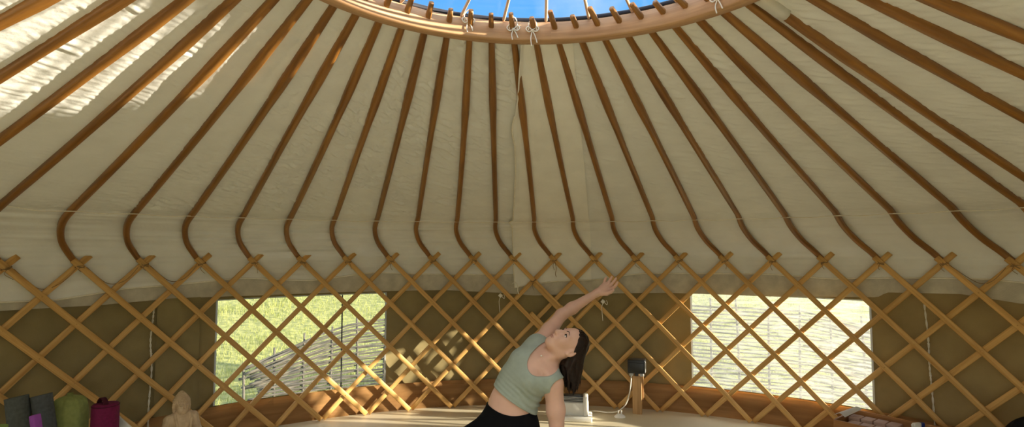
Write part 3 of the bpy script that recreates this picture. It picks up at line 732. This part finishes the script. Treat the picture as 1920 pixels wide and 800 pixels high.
        me.polygons.foreach_set('loop_total', np.full(len(F_), 4, np.int32)); me.update(calc_edges=True); me.validate(); return me
def V3(*p): return np.array(p, float)

# seated stone figure
t = thing('buddha_statue', 'carved sandy stone seated statue by the canvas wall, left of the meadow window', 'statue', (-2.395, 1.895, .06), math.radians(54))
t.scale = (.88, .88, .88)
f = Field((-.2, -.18, .09), (.2, .15, .57), .003)
f.ell((0, -.01, .165), (.165, .115, .052), k=.02); f.cap((-.15, -.03, .16), (-.02, -.10, .155), .045, .035); f.cap((.15, -.03, .16), (.02, -.10, .155), .045, .035)
f.ell((0, .01, .26), (.072, .056, .12), k=.03); f.ell((0, 0, .335), (.086, .054, .06), k=.03)
f.cap((-.03, .005, .378), (-.080, .008, .357), .030, .032, .02); f.cap((.03, .005, .378), (.080, .008, .357), .030, .032, .02)
for sx_ in (-1, 1):
    f.chain([(sx_ * .084, .008, .350), (sx_ * .112, 0, .245), (sx_ * .045, -.085, .205)], [.034, .030, .020], .015); f.ell((sx_ * .025, -.10, .205), (.032, .02, .012), k=.008)
    f.chain([(sx_ * .052, .004, .464), (sx_ * .055, .004, .44), (sx_ * .052, .004, .412)], [.0095, .008, .0085], .004)
    f.chain([(sx_ * .05, -.018, .395), (sx_ * .052, -.050, .355), (sx_ * .042, -.058, .29), (sx_ * .03, -.06, .22)], [.008, .0085, .008, .007], .005)
    f.cap((sx_ * .084, -.022, .370), (sx_ * .108, -.028, .26), .007, .006, .006)
f.cap((0, .005, .36), (0, 0, .42), .030, .027, .012)
f.ell((0, -.006, .452), (.0475, .053, .062), k=.012); f.ell((0, -.028, .418), (.030, .028, .026), k=.015)
f.cap((0, -.058, .466), (0, -.066, .438), .0055, .009, .008); f.cap((-.012, -.055, .420), (.012, -.055, .420), .005, .005, .005)
for sx_ in (-1, 1):
    f.ell((sx_ * .019, -.058, .458), (.011, .007, .006), k=.007, op='sub'); f.ell((sx_ * .019, -.052, .457), (.012, .006, .005), k=.003); f.cap((sx_ * .007, -.057, .470), (sx_ * .032, -.048, .470), .003, .003, .004)
me = f.mesh('body'); link('body', me, M_statue, t)
f = Field((-.08, -.08, .42), (.08, .09, .57), .0022); f.ell((0, .006, .478), (.054, .058, .042), k=.01); f.ell((0, .01, .51), (.032, .034, .026), k=.02); f.ell((0, .01, .528), (.018, .019, .022), k=.015)
f.half((0, -.05, .474), (0, .55, 1)); 
X, Y, Z = np.meshgrid(*f.ax, indexing='ij', sparse=True); az = np.arctan2(X, -Y); f.d = f.d - (.0042 * np.abs(np.sin(az * 11)) * np.abs(np.sin(Z * 300))).astype(np.float32)
link('curled_hair', f.mesh('curled_hair'), M_statue, t)
bm = bmesh.new(); lathe(bm, [(.15, -.068), (.165, -.056), (.168, -.02), (.17, .03), (.15, .055), (.155, .075), (.168, .10), (.165, .118), (.12, .122)], 64, lambda a, z: (1 + .03 * abs(math.sin(9 * a))) * (1 if True else 0)); obj('lotus_base', bm, M_statue, t)

# ------------------------------------------------------------------ things on the right and in the middle
# short post with the black box on it
rz_ = -TH(13.05)
t = thing('wooden_post', 'short wooden post standing by the wall under the black box', 'post', PT(3.57, TH(13.0), 0), rz_)
bm = bmesh.new(); box(bm, (-.040, -.03, 0), (.040, .03, .335), .003, 2); obj('upright', bm, M_post, t)
bm = bmesh.new(); box(bm, (.036, .0, .12), (.056, .02, .325), .002, 2); obj('side_batten', bm, M_post, t)
t = thing('speaker', 'small black box-shaped speaker perched on the short wooden post', 'speaker', PT(3.56, TH(13.0), .335), rz_)
bm = bmesh.new(); box(bm, (-.078, -.05, .022), (.078, .06, .142), .012, 3); obj('housing', bm, M_blackpl, t)
bm = bmesh.new(); box(bm, (-.066, -.056, .034), (.066, -.046, .118), .005, 2); obj('front_panel', bm, M_blackpl, t)
bm = bmesh.new(); box(bm, (.070, -.055, .035), (.080, -.02, .125), .004, 2); obj('grey_edge', bm, M_greypl, t)['label'] = 'grey edge strip'
for sx_ in (-1, 1):
    bm = bmesh.new(); box(bm, (sx_ * .045 - .018, -.05, 0), (sx_ * .045 + .018, -.01, .024), .005, 2); obj('clamp', bm, M_greypl, t)['label'] = 'pale grey clamp'
bm = bmesh.new(); box(bm, (-.015, -.045, 0), (.015, .02, .03), .003, 2); obj('bracket', bm, M_blackpl, t)
# white cable, its plug and the heater
def wp(x, y, z): return PT(3.56, TH(13.0), 0) + Vector((math.cos(-rz_), -math.sin(-rz_), 0)) * x + PT(y, TH(13.0), z)
bm = bmesh.new(); tube(bm, [wp(-.045, -.045, .338), wp(-.050, -.06, .28), wp(-.062, -.065, .19), wp(-.092, -.07, .10), wp(-.14, -.08, .045), wp(-.19, -.085, .022), wp(-.26, -.09, .016), wp(-.36, -.085, .018), wp(-.45, -.10, .008), (.325, 3.30, .03)], .0055, 8, 8)
tag(obj('power_cable', bm, M_cord), 'white cable hanging from the black box and running along the floor', 'cable')
t = thing('plug', 'white mains plug lying on the floor left of the short post', 'plug', wp(-.14, -.16, 0), 0)
bm = bmesh.new(); lathe(bm, [(.036, 0), (.042, .004), (.042, .010), (.034, .020), (.022, .030), (.006, .036)], 24); bm.transform(Matrix.Diagonal((1.15, .8, 1, 1))); obj('body', bm, M_white, t)
for x in (-.012, .014):
    bm = bmesh.new(); box(bm, (x - .005, -.006, .028), (x + .005, .006, .062), .002, 2); obj('pin', bm, M_white, t)
t = thing('heater', 'white electric heater on the floor behind the dark hair', 'heater', (.185, 3.30, 0), -.06)
bm = bmesh.new(); box(bm, (-.16, -.10, 0), (.145, .09, .042), .012, 3); obj('base', bm, M_white, t)
bm = bmesh.new(); box(bm, (-.14, -.05, .04), (.115, .06, .148), .006, 2); box(bm, (.070, -.07, .04), (.112, .07, .205), .012, 3); box(bm, (-.15, -.07, .04), (-.11, .07, .205), .012, 3); obj('body', bm, M_white, t)
bm = bmesh.new()
for k in range(4): box(bm, (-.11, -.045, .152 + .012 * k), (.070, -.040, .157 + .012 * k), .001, 1)
obj('grille', bm, M_greypl, t)
bm = bmesh.new(); box(bm, (-.11, -.035, .146), (.07, .05, .20), .004, 2); obj('dark_panel', bm, M_blackpl, t)

# low wooden crate with pale blocks under the hazy window
ang = math.atan2(-.72, .69)
tr_o = Vector((1.99, 2.60, 0))
t = thing('wooden_crate', 'low open wooden crate of pale blocks under the right end of the hazy window', 'crate', tr_o, ang)
LC, WC, HC = .70, .30, .250; T_ = .014
for nm, lo, hi in (('side_panel', (0, 0, 0), (LC, T_, HC - .012)), ('side_panel', (0, WC - T_, 0), (LC, WC, HC + .012)), ('end_panel', (0, T_, 0), (T_, WC - T_, HC - .01)), ('end_panel', (LC - T_, T_, 0), (LC, WC - T_, HC)), ('bottom', (T_, T_, .01), (LC - T_, WC - T_, .025))):
    bm = bmesh.new(); box(bm, lo, hi, .002, 2); obj(nm, bm, M_crate, t)
mt = Matrix.Translation(tr_o) @ Matrix.Rotation(ang, 4, 'Z'); first = None
PLB = {}
k = 0
for row, col_ in [(1, c) for c in range(4)] + [(0, c) for c in range(7)]:
    if True:
        if first is None:
            bm = bmesh.new(); box(bm, (-.036, -.050, -.10), (.036, .050, .10), .005, 2); first = o = obj('pale_block', bm, M_brick)
        else: o = first.copy(); COL.objects.link(o)
        o.matrix_world = mt @ Matrix.Translation((.075 + .079 * col_ + (.03 if row == 0 else 0), .085 + .118 * row + (.012 if row else -.004), .126 + (.012 if row else .0))) @ Matrix.Rotation(random.uniform(-.03, .03), 4, 'Z')
        tag(o, 'pale pink block in the %s row of the crate, %s from the left' % (('front', 'back')[row], ORD[col_]), 'block', 'pale blocks in the crate'); k += 1
bm = bmesh.new(); n = 8; G = []
for a in range(n + 1):
    u = a / n; G.append([bm.verts.new((-.01 + .075 * u + .03 * v, .03 + .24 * v, .262 + .022 * math.sin(pi * u) + .02 * v * u)) for v in (0, .33, .66, 1)])
for a in range(n):
    for v in range(3): bm.faces.new((G[a][v], G[a][v + 1], G[a + 1][v + 1], G[a + 1][v]))
bmesh.ops.solidify(bm, geom=bm.faces[:], thickness=.003); bm.transform(mt)
tag(obj('paper_leaflet', bm, M_paper), 'curled white paper leaflet lying across the left end of the crate', 'paper')

t = thing('spray_bottle', 'blue and white spray bottle standing in the crate behind the pale blocks', 'spray bottle', (2.50, 2.02, 0), math.radians(20))
t.location = mt @ Vector((.455, .215, .026)); t.scale = (.92, .92, .92)
bm = bmesh.new(); lathe(bm, [(.034, 0), (.037, .004), (.037, .13), (.034, .165), (.018, .195), (.014, .205), (.014, .22)], 28); obj('bottle', bm, M_blue, t)
bm = bmesh.new(); lathe(bm, [(.019, .212), (.019, .24), (.016, .243)], 20); box(bm, (-.055, -.013, .240), (.012, .013, .278), .007, 3); box(bm, (-.066, -.008, .25), (-.05, .008, .272), .003, 2); box(bm, (.0, -.010, .236), (.018, .010, .255), .004, 2); obj('spray_head', bm, M_white, t)
bm = bmesh.new(); box(bm, (.010, -.014, .242), (.045, .014, .276), .007, 3); obj('head_back', bm, M_blue, t)['label'] = 'dark blue back of the spray head'
bm = bmesh.new(); tube(bm, [(-.028, 0, .242), (-.036, 0, .225), (-.034, 0, .205), (-.042, 0, .19)], .006, 8, 5); obj('trigger', bm, M_white, t)
f = Field((-.24, -.22, 0), (.24, .22, .47), .006); f.ell((0, 0, .20), (.19, .17, .20), k=.03); f.ell((.02, .01, .30), (.15, .14, .13), k=.08); f.ell((0, 0, .03), (.2, .18, .05), k=.05); f.cap((-.10, 0, .40), (.08, .02, .415), .02, .02, .05)
f.half((0, 0, .012), (0, 0, 1))
o = link('floor_cushion', f.mesh('floor_cushion'), M_black); o.scale = (1.06, 1.06, 1.06); o.location = (2.88, 1.99, -.0127); tag(o, 'black rounded floor cushion in the lower right corner', 'cushion')

# ------------------------------------------------------------------ woman in a kneeling side bend
PX = thing('person', 'woman in sage crop top kneeling in a side bend, one arm reaching overhead', 'person', (-.245, 1.544, 0), -YAW if False else 0)
PX.rotation_euler = (0, 0, -YAW)
H_ = V3(.93, 0, .36); H_ /= np.linalg.norm(H_); Fc = V3(-.33, -.36, .87); Fc -= H_ * (Fc @ H_); Fc /= np.linalg.norm(Fc); Lf = np.cross(H_, Fc)
O_ = V3(.325, -.02, .925); SC = .93
def hd(h, f, l): return O_ + SC * (h * H_ + f * Fc + l * Lf)
cl = V3(.33, -.6, -.72); cl /= np.linalg.norm(cl); cu = V3(.52, 0, .85); cu -= cl * (cu @ cl); cu /= np.linalg.norm(cu); cf = np.cross(cl, cu)
CH = (cl, cf, cu)
def torso(f, g=0.0):
    """trunk shared by the body and, grown by g, by the clothes"""
    f.ell((0, .015, .475), (.148 + g, .115 + g, .125 + g), k=.03)
    f.ell((.006, .005, .595), (.121 + g, .088 + g, .11 + g), ((.97, 0, -.22), (0, 1, 0), (.22, 0, .97)), k=.07)
    f.ell((.062, .01, .70), (.126 + g, .098 + g, .13 + g), ((.80, -.35, -.46), (.4, .9, 0), (.5, 0, .86)), k=.07)
    f.ell(V3(.132, .015, .79), (.126 + g, .096 + g, .12 + g), CH, k=.06)
    for s_ in (-1, 1): f.ell(V3(.126, .01, .768) + cf * .060 + cl * s_ * .060, (.062 + g, .056 + g, .060 + g), CH, k=.028)
SHR, SHL = V3(.158, .09, .885), V3(.238, -.075, .728); NB = V3(.213, .015, .838)
ELR, WRR = V3(.312, .22, 1.060), V3(.537, .26, 1.190)
ELL, WRL = V3(.262, -.07, .405), V3(.270, -.10, .085)
HR, HL = V3(-.088, .0, .45), V3(.058, 0, .44); KR, KL = V3(-.45, -.05, .275), V3(.09, -.05, .078); AR, AL = V3(-.83, -.05, .085), V3(.10, .36, .055)
def legs(f, g=0.0):
    f.chain([HR, KR, AR], [.098 + g, .064 + g, .040 + g], .05); f.chain([HL, KL], [.100 + g, .066 + g], .05); f.chain([KL, AL], [.062 + g, .040 + g], .02)
    f.ell(V3(-.60, -.03, .20), (.12 + g, .052 + g, .055 + g), ((.88, 0, -.46), (0, 1, 0), (.46, 0, .88)), k=.03)
f = Field((-1.08, -.30, -.01), (.72, .60, 1.34), .004)
torso(f); legs(f)
f.cap(NB + V3(-.03, .02, -.05), NB, .062, .050, .04); f.cap(NB, hd(-.015, -.012, 0), .050, .048, .02)
f.cap(NB, SHR, .045, .05, .05); f.cap(NB, SHL, .042, .048, .045)
f.cap(V3(.10, .06, .79), SHR + (ELR - SHR) * .12, .055, .052, .06)          # side of the chest into the raised arm
f.chain([SHR, SHR + (ELR - SHR) * .5, ELR], [.056, .045, .034], .03); f.chain([ELR, ELR + (WRR - ELR) * .3, WRR], [.034, .035, .0215], .02)
f.chain([SHL, SHL + (ELL - SHL) * .45 + V3(.004, 0, 0), ELL], [.055, .047, .037], .03); f.chain([ELL, ELL + (WRL - ELL) * .3, WRL], [.037, .038, .024], .02)
f.cap(NB + V3(-.045, -.075, -.01), SHL + V3(-.015, -.03, .03), .010, .010, .025); f.cap(NB + V3(-.05, -.07, .01), SHR + V3(-.01, -.03, -.01), .010, .010, .025)   # collarbones
f.cap(NB + V3(-.055, -.05, .0), hd(-.02, -.01, .06), .013, .014, .03)        # neck tendon
# head
f.ell(hd(.018, -.002, 0), (.104 * SC, .094 * SC, .074 * SC), (H_, Fc, Lf), k=.02)
f.ell(hd(-.045, .030, 0), (.062 * SC, .056 * SC, .055 * SC), (H_, Fc, Lf), k=.035); f.cap(hd(-.098, .066, 0), hd(-.096, .066, .002), .018, .018, .035)
f.cap(hd(-.055, -.01, .052), hd(-.092, .055, .018), .016, .014, .03); f.cap(hd(-.055, -.01, -.052), hd(-.092, .055, -.018), .016, .014, .03)
for s_ in (-1, 1):
    f.ell(hd(-.022, .058, s_ * .040), (.026, .024, .024), k=.03)
    f.ell(hd(.004, .094, s_ * .033), (.011, .014, .017), (H_, Fc, Lf), k=.012, op='sub')
    f.cap(hd(.026, .082, s_ * .014), hd(.024, .070, s_ * .046), .008, .008, .014)
    f.ell(hd(-.037, .094, s_ * .011), (.008, .009, .008), k=.006)
    f.ell(hd(-.002, .080, s_ * .032), (.005, .005, .016), (H_, Fc, Lf), k=.006)
    f.ell(hd(.0, -.012, s_ * .079), (.032, .020, .010), (H_, Fc + Lf * s_ * -.5, Lf + Fc * s_ * .5), k=.006); f.ell(hd(-.026, -.006, s_ * .079), (.011, .010, .009), k=.006)
    f.ell(hd(.003, -.008, s_ * .091), (.019, .010, .008), (H_, Fc, Lf), k=.003, op='sub')
f.cap(hd(.022, .084, 0), hd(-.030, .108, 0), .0075, .0105, .012); f.ell(hd(-.033, .106, 0), (.011, .012, .011), k=.008)
f.ell(hd(-.060, .084, 0), (.012, .014, .024), (H_, Fc, Lf), k=.012); f.ell(hd(-.076, .081, 0), (.010, .012, .020), (H_, Fc, Lf), k=.01)
f.cap(hd(-.0675, .098, -.016), hd(-.0675, .098, .016), .0022, .0022, .004, 'sub')
# raised hand: palm, four unequal fingers and the thumb
pc = V3(.583, .258, 1.212)
f.cap(WRR, pc, .021, .020, .02); f.ell(pc, (.036, .014, .034), ((.72, .1, .69), (.1, .95, -.2), (.69, .1, -.72)), k=.018)
f.chain([(.556, .262, 1.218), (.577, .268, 1.240), (.586, .276, 1.262), (.594, .278, 1.279)], [.0105, .0088, .0078, .0066], .006)      # little finger
f.chain([(.576, .258, 1.226), (.602, .262, 1.247), (.617, .266, 1.268), (.628, .266, 1.286)], [.0110, .0094, .0084, .0068], .006)
f.chain([(.592, .253, 1.218), (.620, .252, 1.238), (.638, .250, 1.258), (.650, .247, 1.277)], [.0112, .0096, .0086, .0068], .006)
f.chain([(.602, .245, 1.203), (.630, .238, 1.219), (.646, .230, 1.238), (.654, .224, 1.255)], [.0110, .0094, .0084, .0068], .006)
f.chain([(.560, .245, 1.186), (.588, .228, 1.186), (.610, .216, 1.196), (.624, .206, 1.208)], [.016, .0125, .0100, .0078], .008)      # thumb
# supporting hand flat on the floor
f.cap(WRL, V3(.275, -.135, .035), .022, .022, .02); f.ell((.276, -.155, .024), (.040, .042, .016), k=.02)
for q, (x, L2) in enumerate(((-.030, .062), (-.010, .078), (.011, .084), (.031, .074))):
    f.chain([(.276 + x, -.180, .024), (.276 + x * 1.25, -.185 - L2 * .5, .021), (.276 + x * 1.4, -.185 - L2, .012)], [.0105, .0090, .0072], .006)
f.chain([(.245, -.135, .026), (.215, -.165, .020), (.202, -.190, .012)], [.014, .0105, .008], .008)
for a_, tdir in ((AR, V3(-.10, -.18, 0)), (AL, V3(.02, .16, 0))):
    tip = a_ + tdir; tip[2] = .022; f.chain([a_, a_ * .5 + tip * .5 + V3(0, 0, -.012), tip], [.038, .036, .020], .03); f.cap(a_, V3(a_[0], a_[1] - (.0 if tdir[1] > 0 else -.03), .034), .034, .03, .02)
f.half((0, 0, .001), (0, 0, 1))
BODY = f
link('body', f.mesh('body'), M_skin, PX)

# crop top: trunk grown outwards, cut at hem, neckline and armholes
c = Field((-.25, -.30, .42), (.42, .30, 1.05), .0035); torso(c, .0105)
c.cap(NB + V3(-.06, .02, -.06), NB + V3(-.02, .03, -.02), .07, .06, .04); c.cap(NB + V3(-.035, .015, -.03), SHR, .063, .064, .05); c.cap(NB + V3(-.03, .005, -.035), SHL, .062, .0665, .05); c.cap(NB + V3(-.045, -.075, -.01), SHL + V3(-.015, -.03, .03), .020, .022, .03)
c.cap(V3(.10, .06, .79), SHR + (ELR - SHR) * .12, .065, .060, .06)
c.cap(NB + V3(-.05, -.07, .01), SHR + V3(-.01, -.03, -.01), .021, .021, .03)
X, Y, Z = np.meshgrid(*c.ax, indexing='ij', sparse=True)
hemd = (X + .092) * .556 + (Z - .700) * .832 + .10 * 0 * Y
fold_ = np.exp(-((hemd - .06) / .055) ** 2) * np.clip((X - .0) / .12, 0, 1)
c.d = c.d + (.0036 * fold_ * np.sin(hemd * 2 * pi / .036 + X * 22 + 1.5 * np.sin(X * 30 + Y * 20))).astype(np.float32) + (.0010 * np.sin(hemd * 2 * pi / .024 + X * 25 + Y * 11) * np.exp(-(hemd / .12) ** 2)).astype(np.float32)
c.d = np.maximum(c.d, -hemd.astype(np.float32))
ux = (X - .205) * -.92 + (Z - .862) * -.39; uy = (X - .205) * .39 + (Z - .862) * -.92 - .010
c.d = np.maximum(c.d, ((1 - np.sqrt((ux / .116) ** 2 + (uy / .075) ** 2)) * .08).astype(np.float32))
c.ell(V3(.276, -.085, .700), (.060, .13, .060), k=.004, op='sub'); c.cap(SHR + V3(.012, .03, .012), ELR, .070, .085, .004, 'sub'); c.cap(SHL + V3(.022, 0, -.034), ELL, .054, .06, .004, 'sub')
link('crop_top', c.mesh('crop_top'), M_top, PX)
c = Field((-.95, -.30, .0), (.32, .50, .70), .0045); torso(c, .007); legs(c, .007)
X, Y, Z = np.meshgrid(*c.ax, indexing='ij', sparse=True); c.d = np.maximum(c.d, ((Z - (.603 - .17 * (X + .128) - .022 * np.sin(np.clip((X + .128) / .24, 0, 1) * pi))) * .98).astype(np.float32))
c.half((-.80, 0, .10), (1, 0, .45)); c.half((0, 0, .004), (0, 0, 1))
c.d = np.maximum(c.d, (Y - .33 + 0 * X + 0 * Z).astype(np.float32))
link('leggings', c.mesh('leggings'), M_pants, PX)

# hair: a cap over the skull and locks that fall straight down from it
h = Field((.20, -.20, .60), (.50, .18, 1.06), .0036)
h.ell(hd(.020, -.010, 0), (.110 * SC, .100 * SC, .084 * SC), (H_, Fc, Lf), k=.01)
X, Y, Z = np.meshgrid(*h.ax, indexing='ij', sparse=True); hh = ((X - O_[0]) * H_[0] + (Y - O_[1]) * H_[1] + (Z - O_[2]) * H_[2]) / SC; ff = ((X - O_[0]) * Fc[0] + (Y - O_[1]) * Fc[1] + (Z - O_[2]) * Fc[2]) / SC; ll = ((X - O_[0]) * Lf[0] + (Y - O_[1]) * Lf[1] + (Z - O_[2]) * Lf[2]) / SC
cutp = ff - (-.020 + .92 * hh - .06 * np.abs(ll)); h.d = np.maximum(h.d, (cutp * .72).astype(np.float32)) - (.0032 * np.sin(ll * 300 + hh * 70 + 2 * np.sin(ff * 50)) * np.sin(ff * 60 + 2)).astype(np.float32)
h.ell((.368, -.005, .86), (.050, .070, .09), k=.03); h.ell((.350, .0, .765), (.046, .062, .08), k=.03)
rnd = random.Random(5)
for q in range(150):
    a = rnd.uniform(0, 2 * pi); rr = math.sqrt(rnd.uniform(.4, 1)); ex, ey = rr * math.cos(a), rr * math.sin(a); n = 9; P = []; ph = rnd.uniform(0, 6); am = rnd.uniform(.003, .009)
    zb = .652 + .08 * abs(ex) * rnd.uniform(.1, 1.0) + rnd.uniform(-.006, .06); z0 = .925 if ex > 0 else .895; fin = rnd.uniform(.35, .8)
    for k in range(n + 1):
        u = k / n; wx = (.75 + .25 * min(1, u / .4)) * (1 - (1 - fin) * max(0, (u - .4) / .6) ** 1.3); cx_ = .376 - .032 * min(1, u / .45) + .006 * max(0, (u - .45) / .55)
        P.append((cx_ + .062 * wx * ex + am * math.sin(u * 8 + ph) * u, -.005 + .078 * wx * ey + am * math.cos(u * 7 + ph) * u, z0 + (zb - z0) * u))
    h.chain(P, [(.0105 if 0 < k else .006) * (1 - .80 * (k / n) ** 1.7) for k in range(n + 1)], .003)
HAIR = link('hair', h.mesh('hair'), M_hair, PX)
for s_ in (-1, 1):
    e = hd(.004, .0745, s_ * .032); bm = bmesh.new(); ball(bm, Vector(e), .0125 * SC, 20); eo = obj('eyeball', bm, M_eye, PX)
    g = (Fc * .86 + V3(-.25, .05, .45) * .3 + H_ * .25); g /= np.linalg.norm(g)
    bm = bmesh.new(); ball(bm, Vector(e + g * .0072), .0066, 14); obj('iris', bm, M_iris, eo)
    bm = bmesh.new(); tube(bm, [Vector(hd(.005 + .009 * math.sin(pi * u), .0785 + .009 * math.sin(pi * u), s_ * (.017 + .033 * u))) for u in (0, .2, .4, .6, .8, 1)], .0020 if s_ > 0 else .0012, 6, 4); obj('upper_lid', bm, M_lash, PX)
    bm = bmesh.new(); tube(bm, [Vector(hd(.024 + .010 * math.sin(pi * min(1, u * 1.15)), .0945 - .019 * u * u, s_ * (.014 + .036 * u))) for u in (0, .25, .5, .75, 1)], .0024 if s_ > 0 else .0013, 6, 4, taper=lambda t: 1 - .55 * t); obj('eyebrow', bm, M_lash, PX)
bm = bmesh.new()
tube(bm, [Vector(hd(-.0655 + .003 * (1 - abs(u)), .0925 + .0045 * (1 - u * u), u * .021)) for u in (-1, -.5, 0, .5, 1)], .0042, 8, 4, taper=lambda t: .35 + .65 * math.sin(pi * t)); tube(bm, [Vector(hd(-.0725, .0905 + .0045 * (1 - u * u), u * .019)) for u in (-1, -.5, 0, .5, 1)], .0048, 8, 4, taper=lambda t: .3 + .7 * math.sin(pi * t))
obj('lips', bm, M_lip, PX)
# pendant on the breastbone
p = V3(.176, -.20, .872)
while BODY.at(p) > .002 and p[1] < .1: p[1] += .002
bm = bmesh.new(); ball(bm, Vector(p + V3(0, -.003, 0)), .0052, 14)
PEND = obj('pendant', bm, M_pearl, PX)

# ------------------------------------------------------------------ outside: meadow, wattle fence, grass
def gz(x, y):
    r = math.hypot(x, y); th = math.atan2(x, y); i = (th - TH0) / DTH
    base = -.62 - .30 * max(0, min(1, (r - 5) / 3)); hill = .095 * max(0, r - 9.5)
    left = max(0, min(1, (8 - i) / 6)); hill += left * .075 * max(0, r - 8.0)
    if abs(th) > 1.6: hill *= .3
    return base + hill + .05 * noise.noise((x * .5, y * .5, 0)) * min(1, max(0, r - 4))
bm = bmesh.new(); G = []; rs = [4.0, 4.4, 5, 5.6, 6.3, 7, 7.8, 8.6, 9.5, 10.5, 12, 14, 17, 21, 26, 34, 45, 60]
for r in rs: G.append([bm.verts.new(PT(r, 2 * pi * k / 120, gz(r * math.sin(2 * pi * k / 120), r * math.cos(2 * pi * k / 120)))) for k in range(120)])
for a in range(len(rs) - 1):
    for k in range(120): bm.faces.new((G[a][k], G[a + 1][k], G[a + 1][(k + 1) % 120], G[a][(k + 1) % 120]))
bmesh.ops.recalc_face_normals(bm, faces=bm.faces)
struct(obj('ground', bm, M_meadow), 'rough grassy meadow rising beyond the yurt', 'ground')
rnd = random.Random(11); vs, fs = [], []
def blade(x, y, hgt, wd):
    z = gz(x, y) - .01; a = rnd.uniform(0, 2 * pi); dx, dy = math.cos(a) * wd, math.sin(a) * wd; lx, ly = rnd.uniform(-.45, .45) * hgt, rnd.uniform(-.45, .45) * hgt; b = len(vs)
    vs.extend([(x - dx, y - dy, z), (x + dx, y + dy, z), (x + dx * .7 + lx * .4, y + dy * .7 + ly * .4, z + hgt * .6), (x - dx * .7 + lx * .4, y - dy * .7 + ly * .4, z + hgt * .6), (x + lx, y + ly, z + hgt)])
    fs.extend([(b, b + 1, b + 2, b + 3), (b + 3, b + 2, b + 4)])
for q in range(85000):
    i = rnd.uniform(1.5, 21); r = 4.3 + 14 * rnd.random() ** 1.6; th = TH(i); x, y = r * math.sin(th) * 1.0, r * math.cos(th)
    tall = max(0, noise.noise((x * .7, y * .7, 5))); blade(x, y, (.05 + .34 * tall * rnd.random() + .05 * rnd.random()) * (1.0 if r > 5.2 else .5), (.003 + .002 * rnd.random() + r * .00022))
me = bpy.data.meshes.new('meadow_grass'); me.from_pydata(vs, [], fs); me.update()
o = link('meadow_grass', me, M_grass, smooth=False); tag(o, 'long sunlit meadow grass outside both windows', 'grass', kind='stuff')

fen = thing('wattle_fence', 'woven wattle fence of grey branches and stakes outside the windows', 'fence', PT(8.3, TH(10), gz(8.3 * math.sin(TH(10)), 8.3 * math.cos(TH(10)))))
f0 = Vector(fen.location)
ftop = lerp_tab([(5.0, -.36), (5.5, -.20), (6.2, .05), (6.9, .24), (9, .40), (13, .56), (15.6, .52), (16.6, .34), (18, .10), (20, .0)])
FR_ = lambda i: 8.3 + .12 * math.sin(i * .8)
for k in range(30):
    i = 5.05 + .5 * k; th = TH(i); r = FR_(i); g = gz(r * math.sin(th), r * math.cos(th)); bm = bmesh.new(); tl = Vector((rnd.uniform(-.04, .04), rnd.uniform(-.04, .04), 0)); hx = rnd.uniform(.02, .22)
    tube(bm, [PT(r, th, g - .1) - f0, PT(r, th, (g + ftop(i)) / 2) - f0 + tl * .3, PT(r, th, ftop(i) + hx * .7) - f0 + tl], .020, 8, 4, taper=lambda t: 1.1 - .3 * t); obj('stake', bm, M_withy, fen)
nr = 24
for row in range(nr):
    for seg in range(4):
        a0 = 5.0 + seg * 3.7 + rnd.uniform(-.5, .3); a1 = min(20, a0 + 4.1 + rnd.uniform(0, .6)); P = []
        if seg == 0: a0 = 5.0 + rnd.uniform(-.05, .35)
        n = int((a1 - a0) / .125)
        for k in range(n + 1):
            i = a0 + (a1 - a0) * k / n; th = TH(i); r = FR_(i); g = gz(r * math.sin(th), r * math.cos(th)); z = g + .05 + (ftop(i) - g - .06) * (row + .5) / nr + .022 * noise.noise((i * 1.5, row * 3.1, seg))
            wv_ = math.cos(pi * (i - 5.05) / .5 + pi * (row % 2)); P.append(PT(r + .032 * wv_, th, z) - f0)
        bm = bmesh.new(); tube(bm, P, .0155 + rnd.uniform(-.005, .005), 6, 1, taper=lambda t: 1.15 - .5 * t); obj('withy', bm, M_withy, fen)
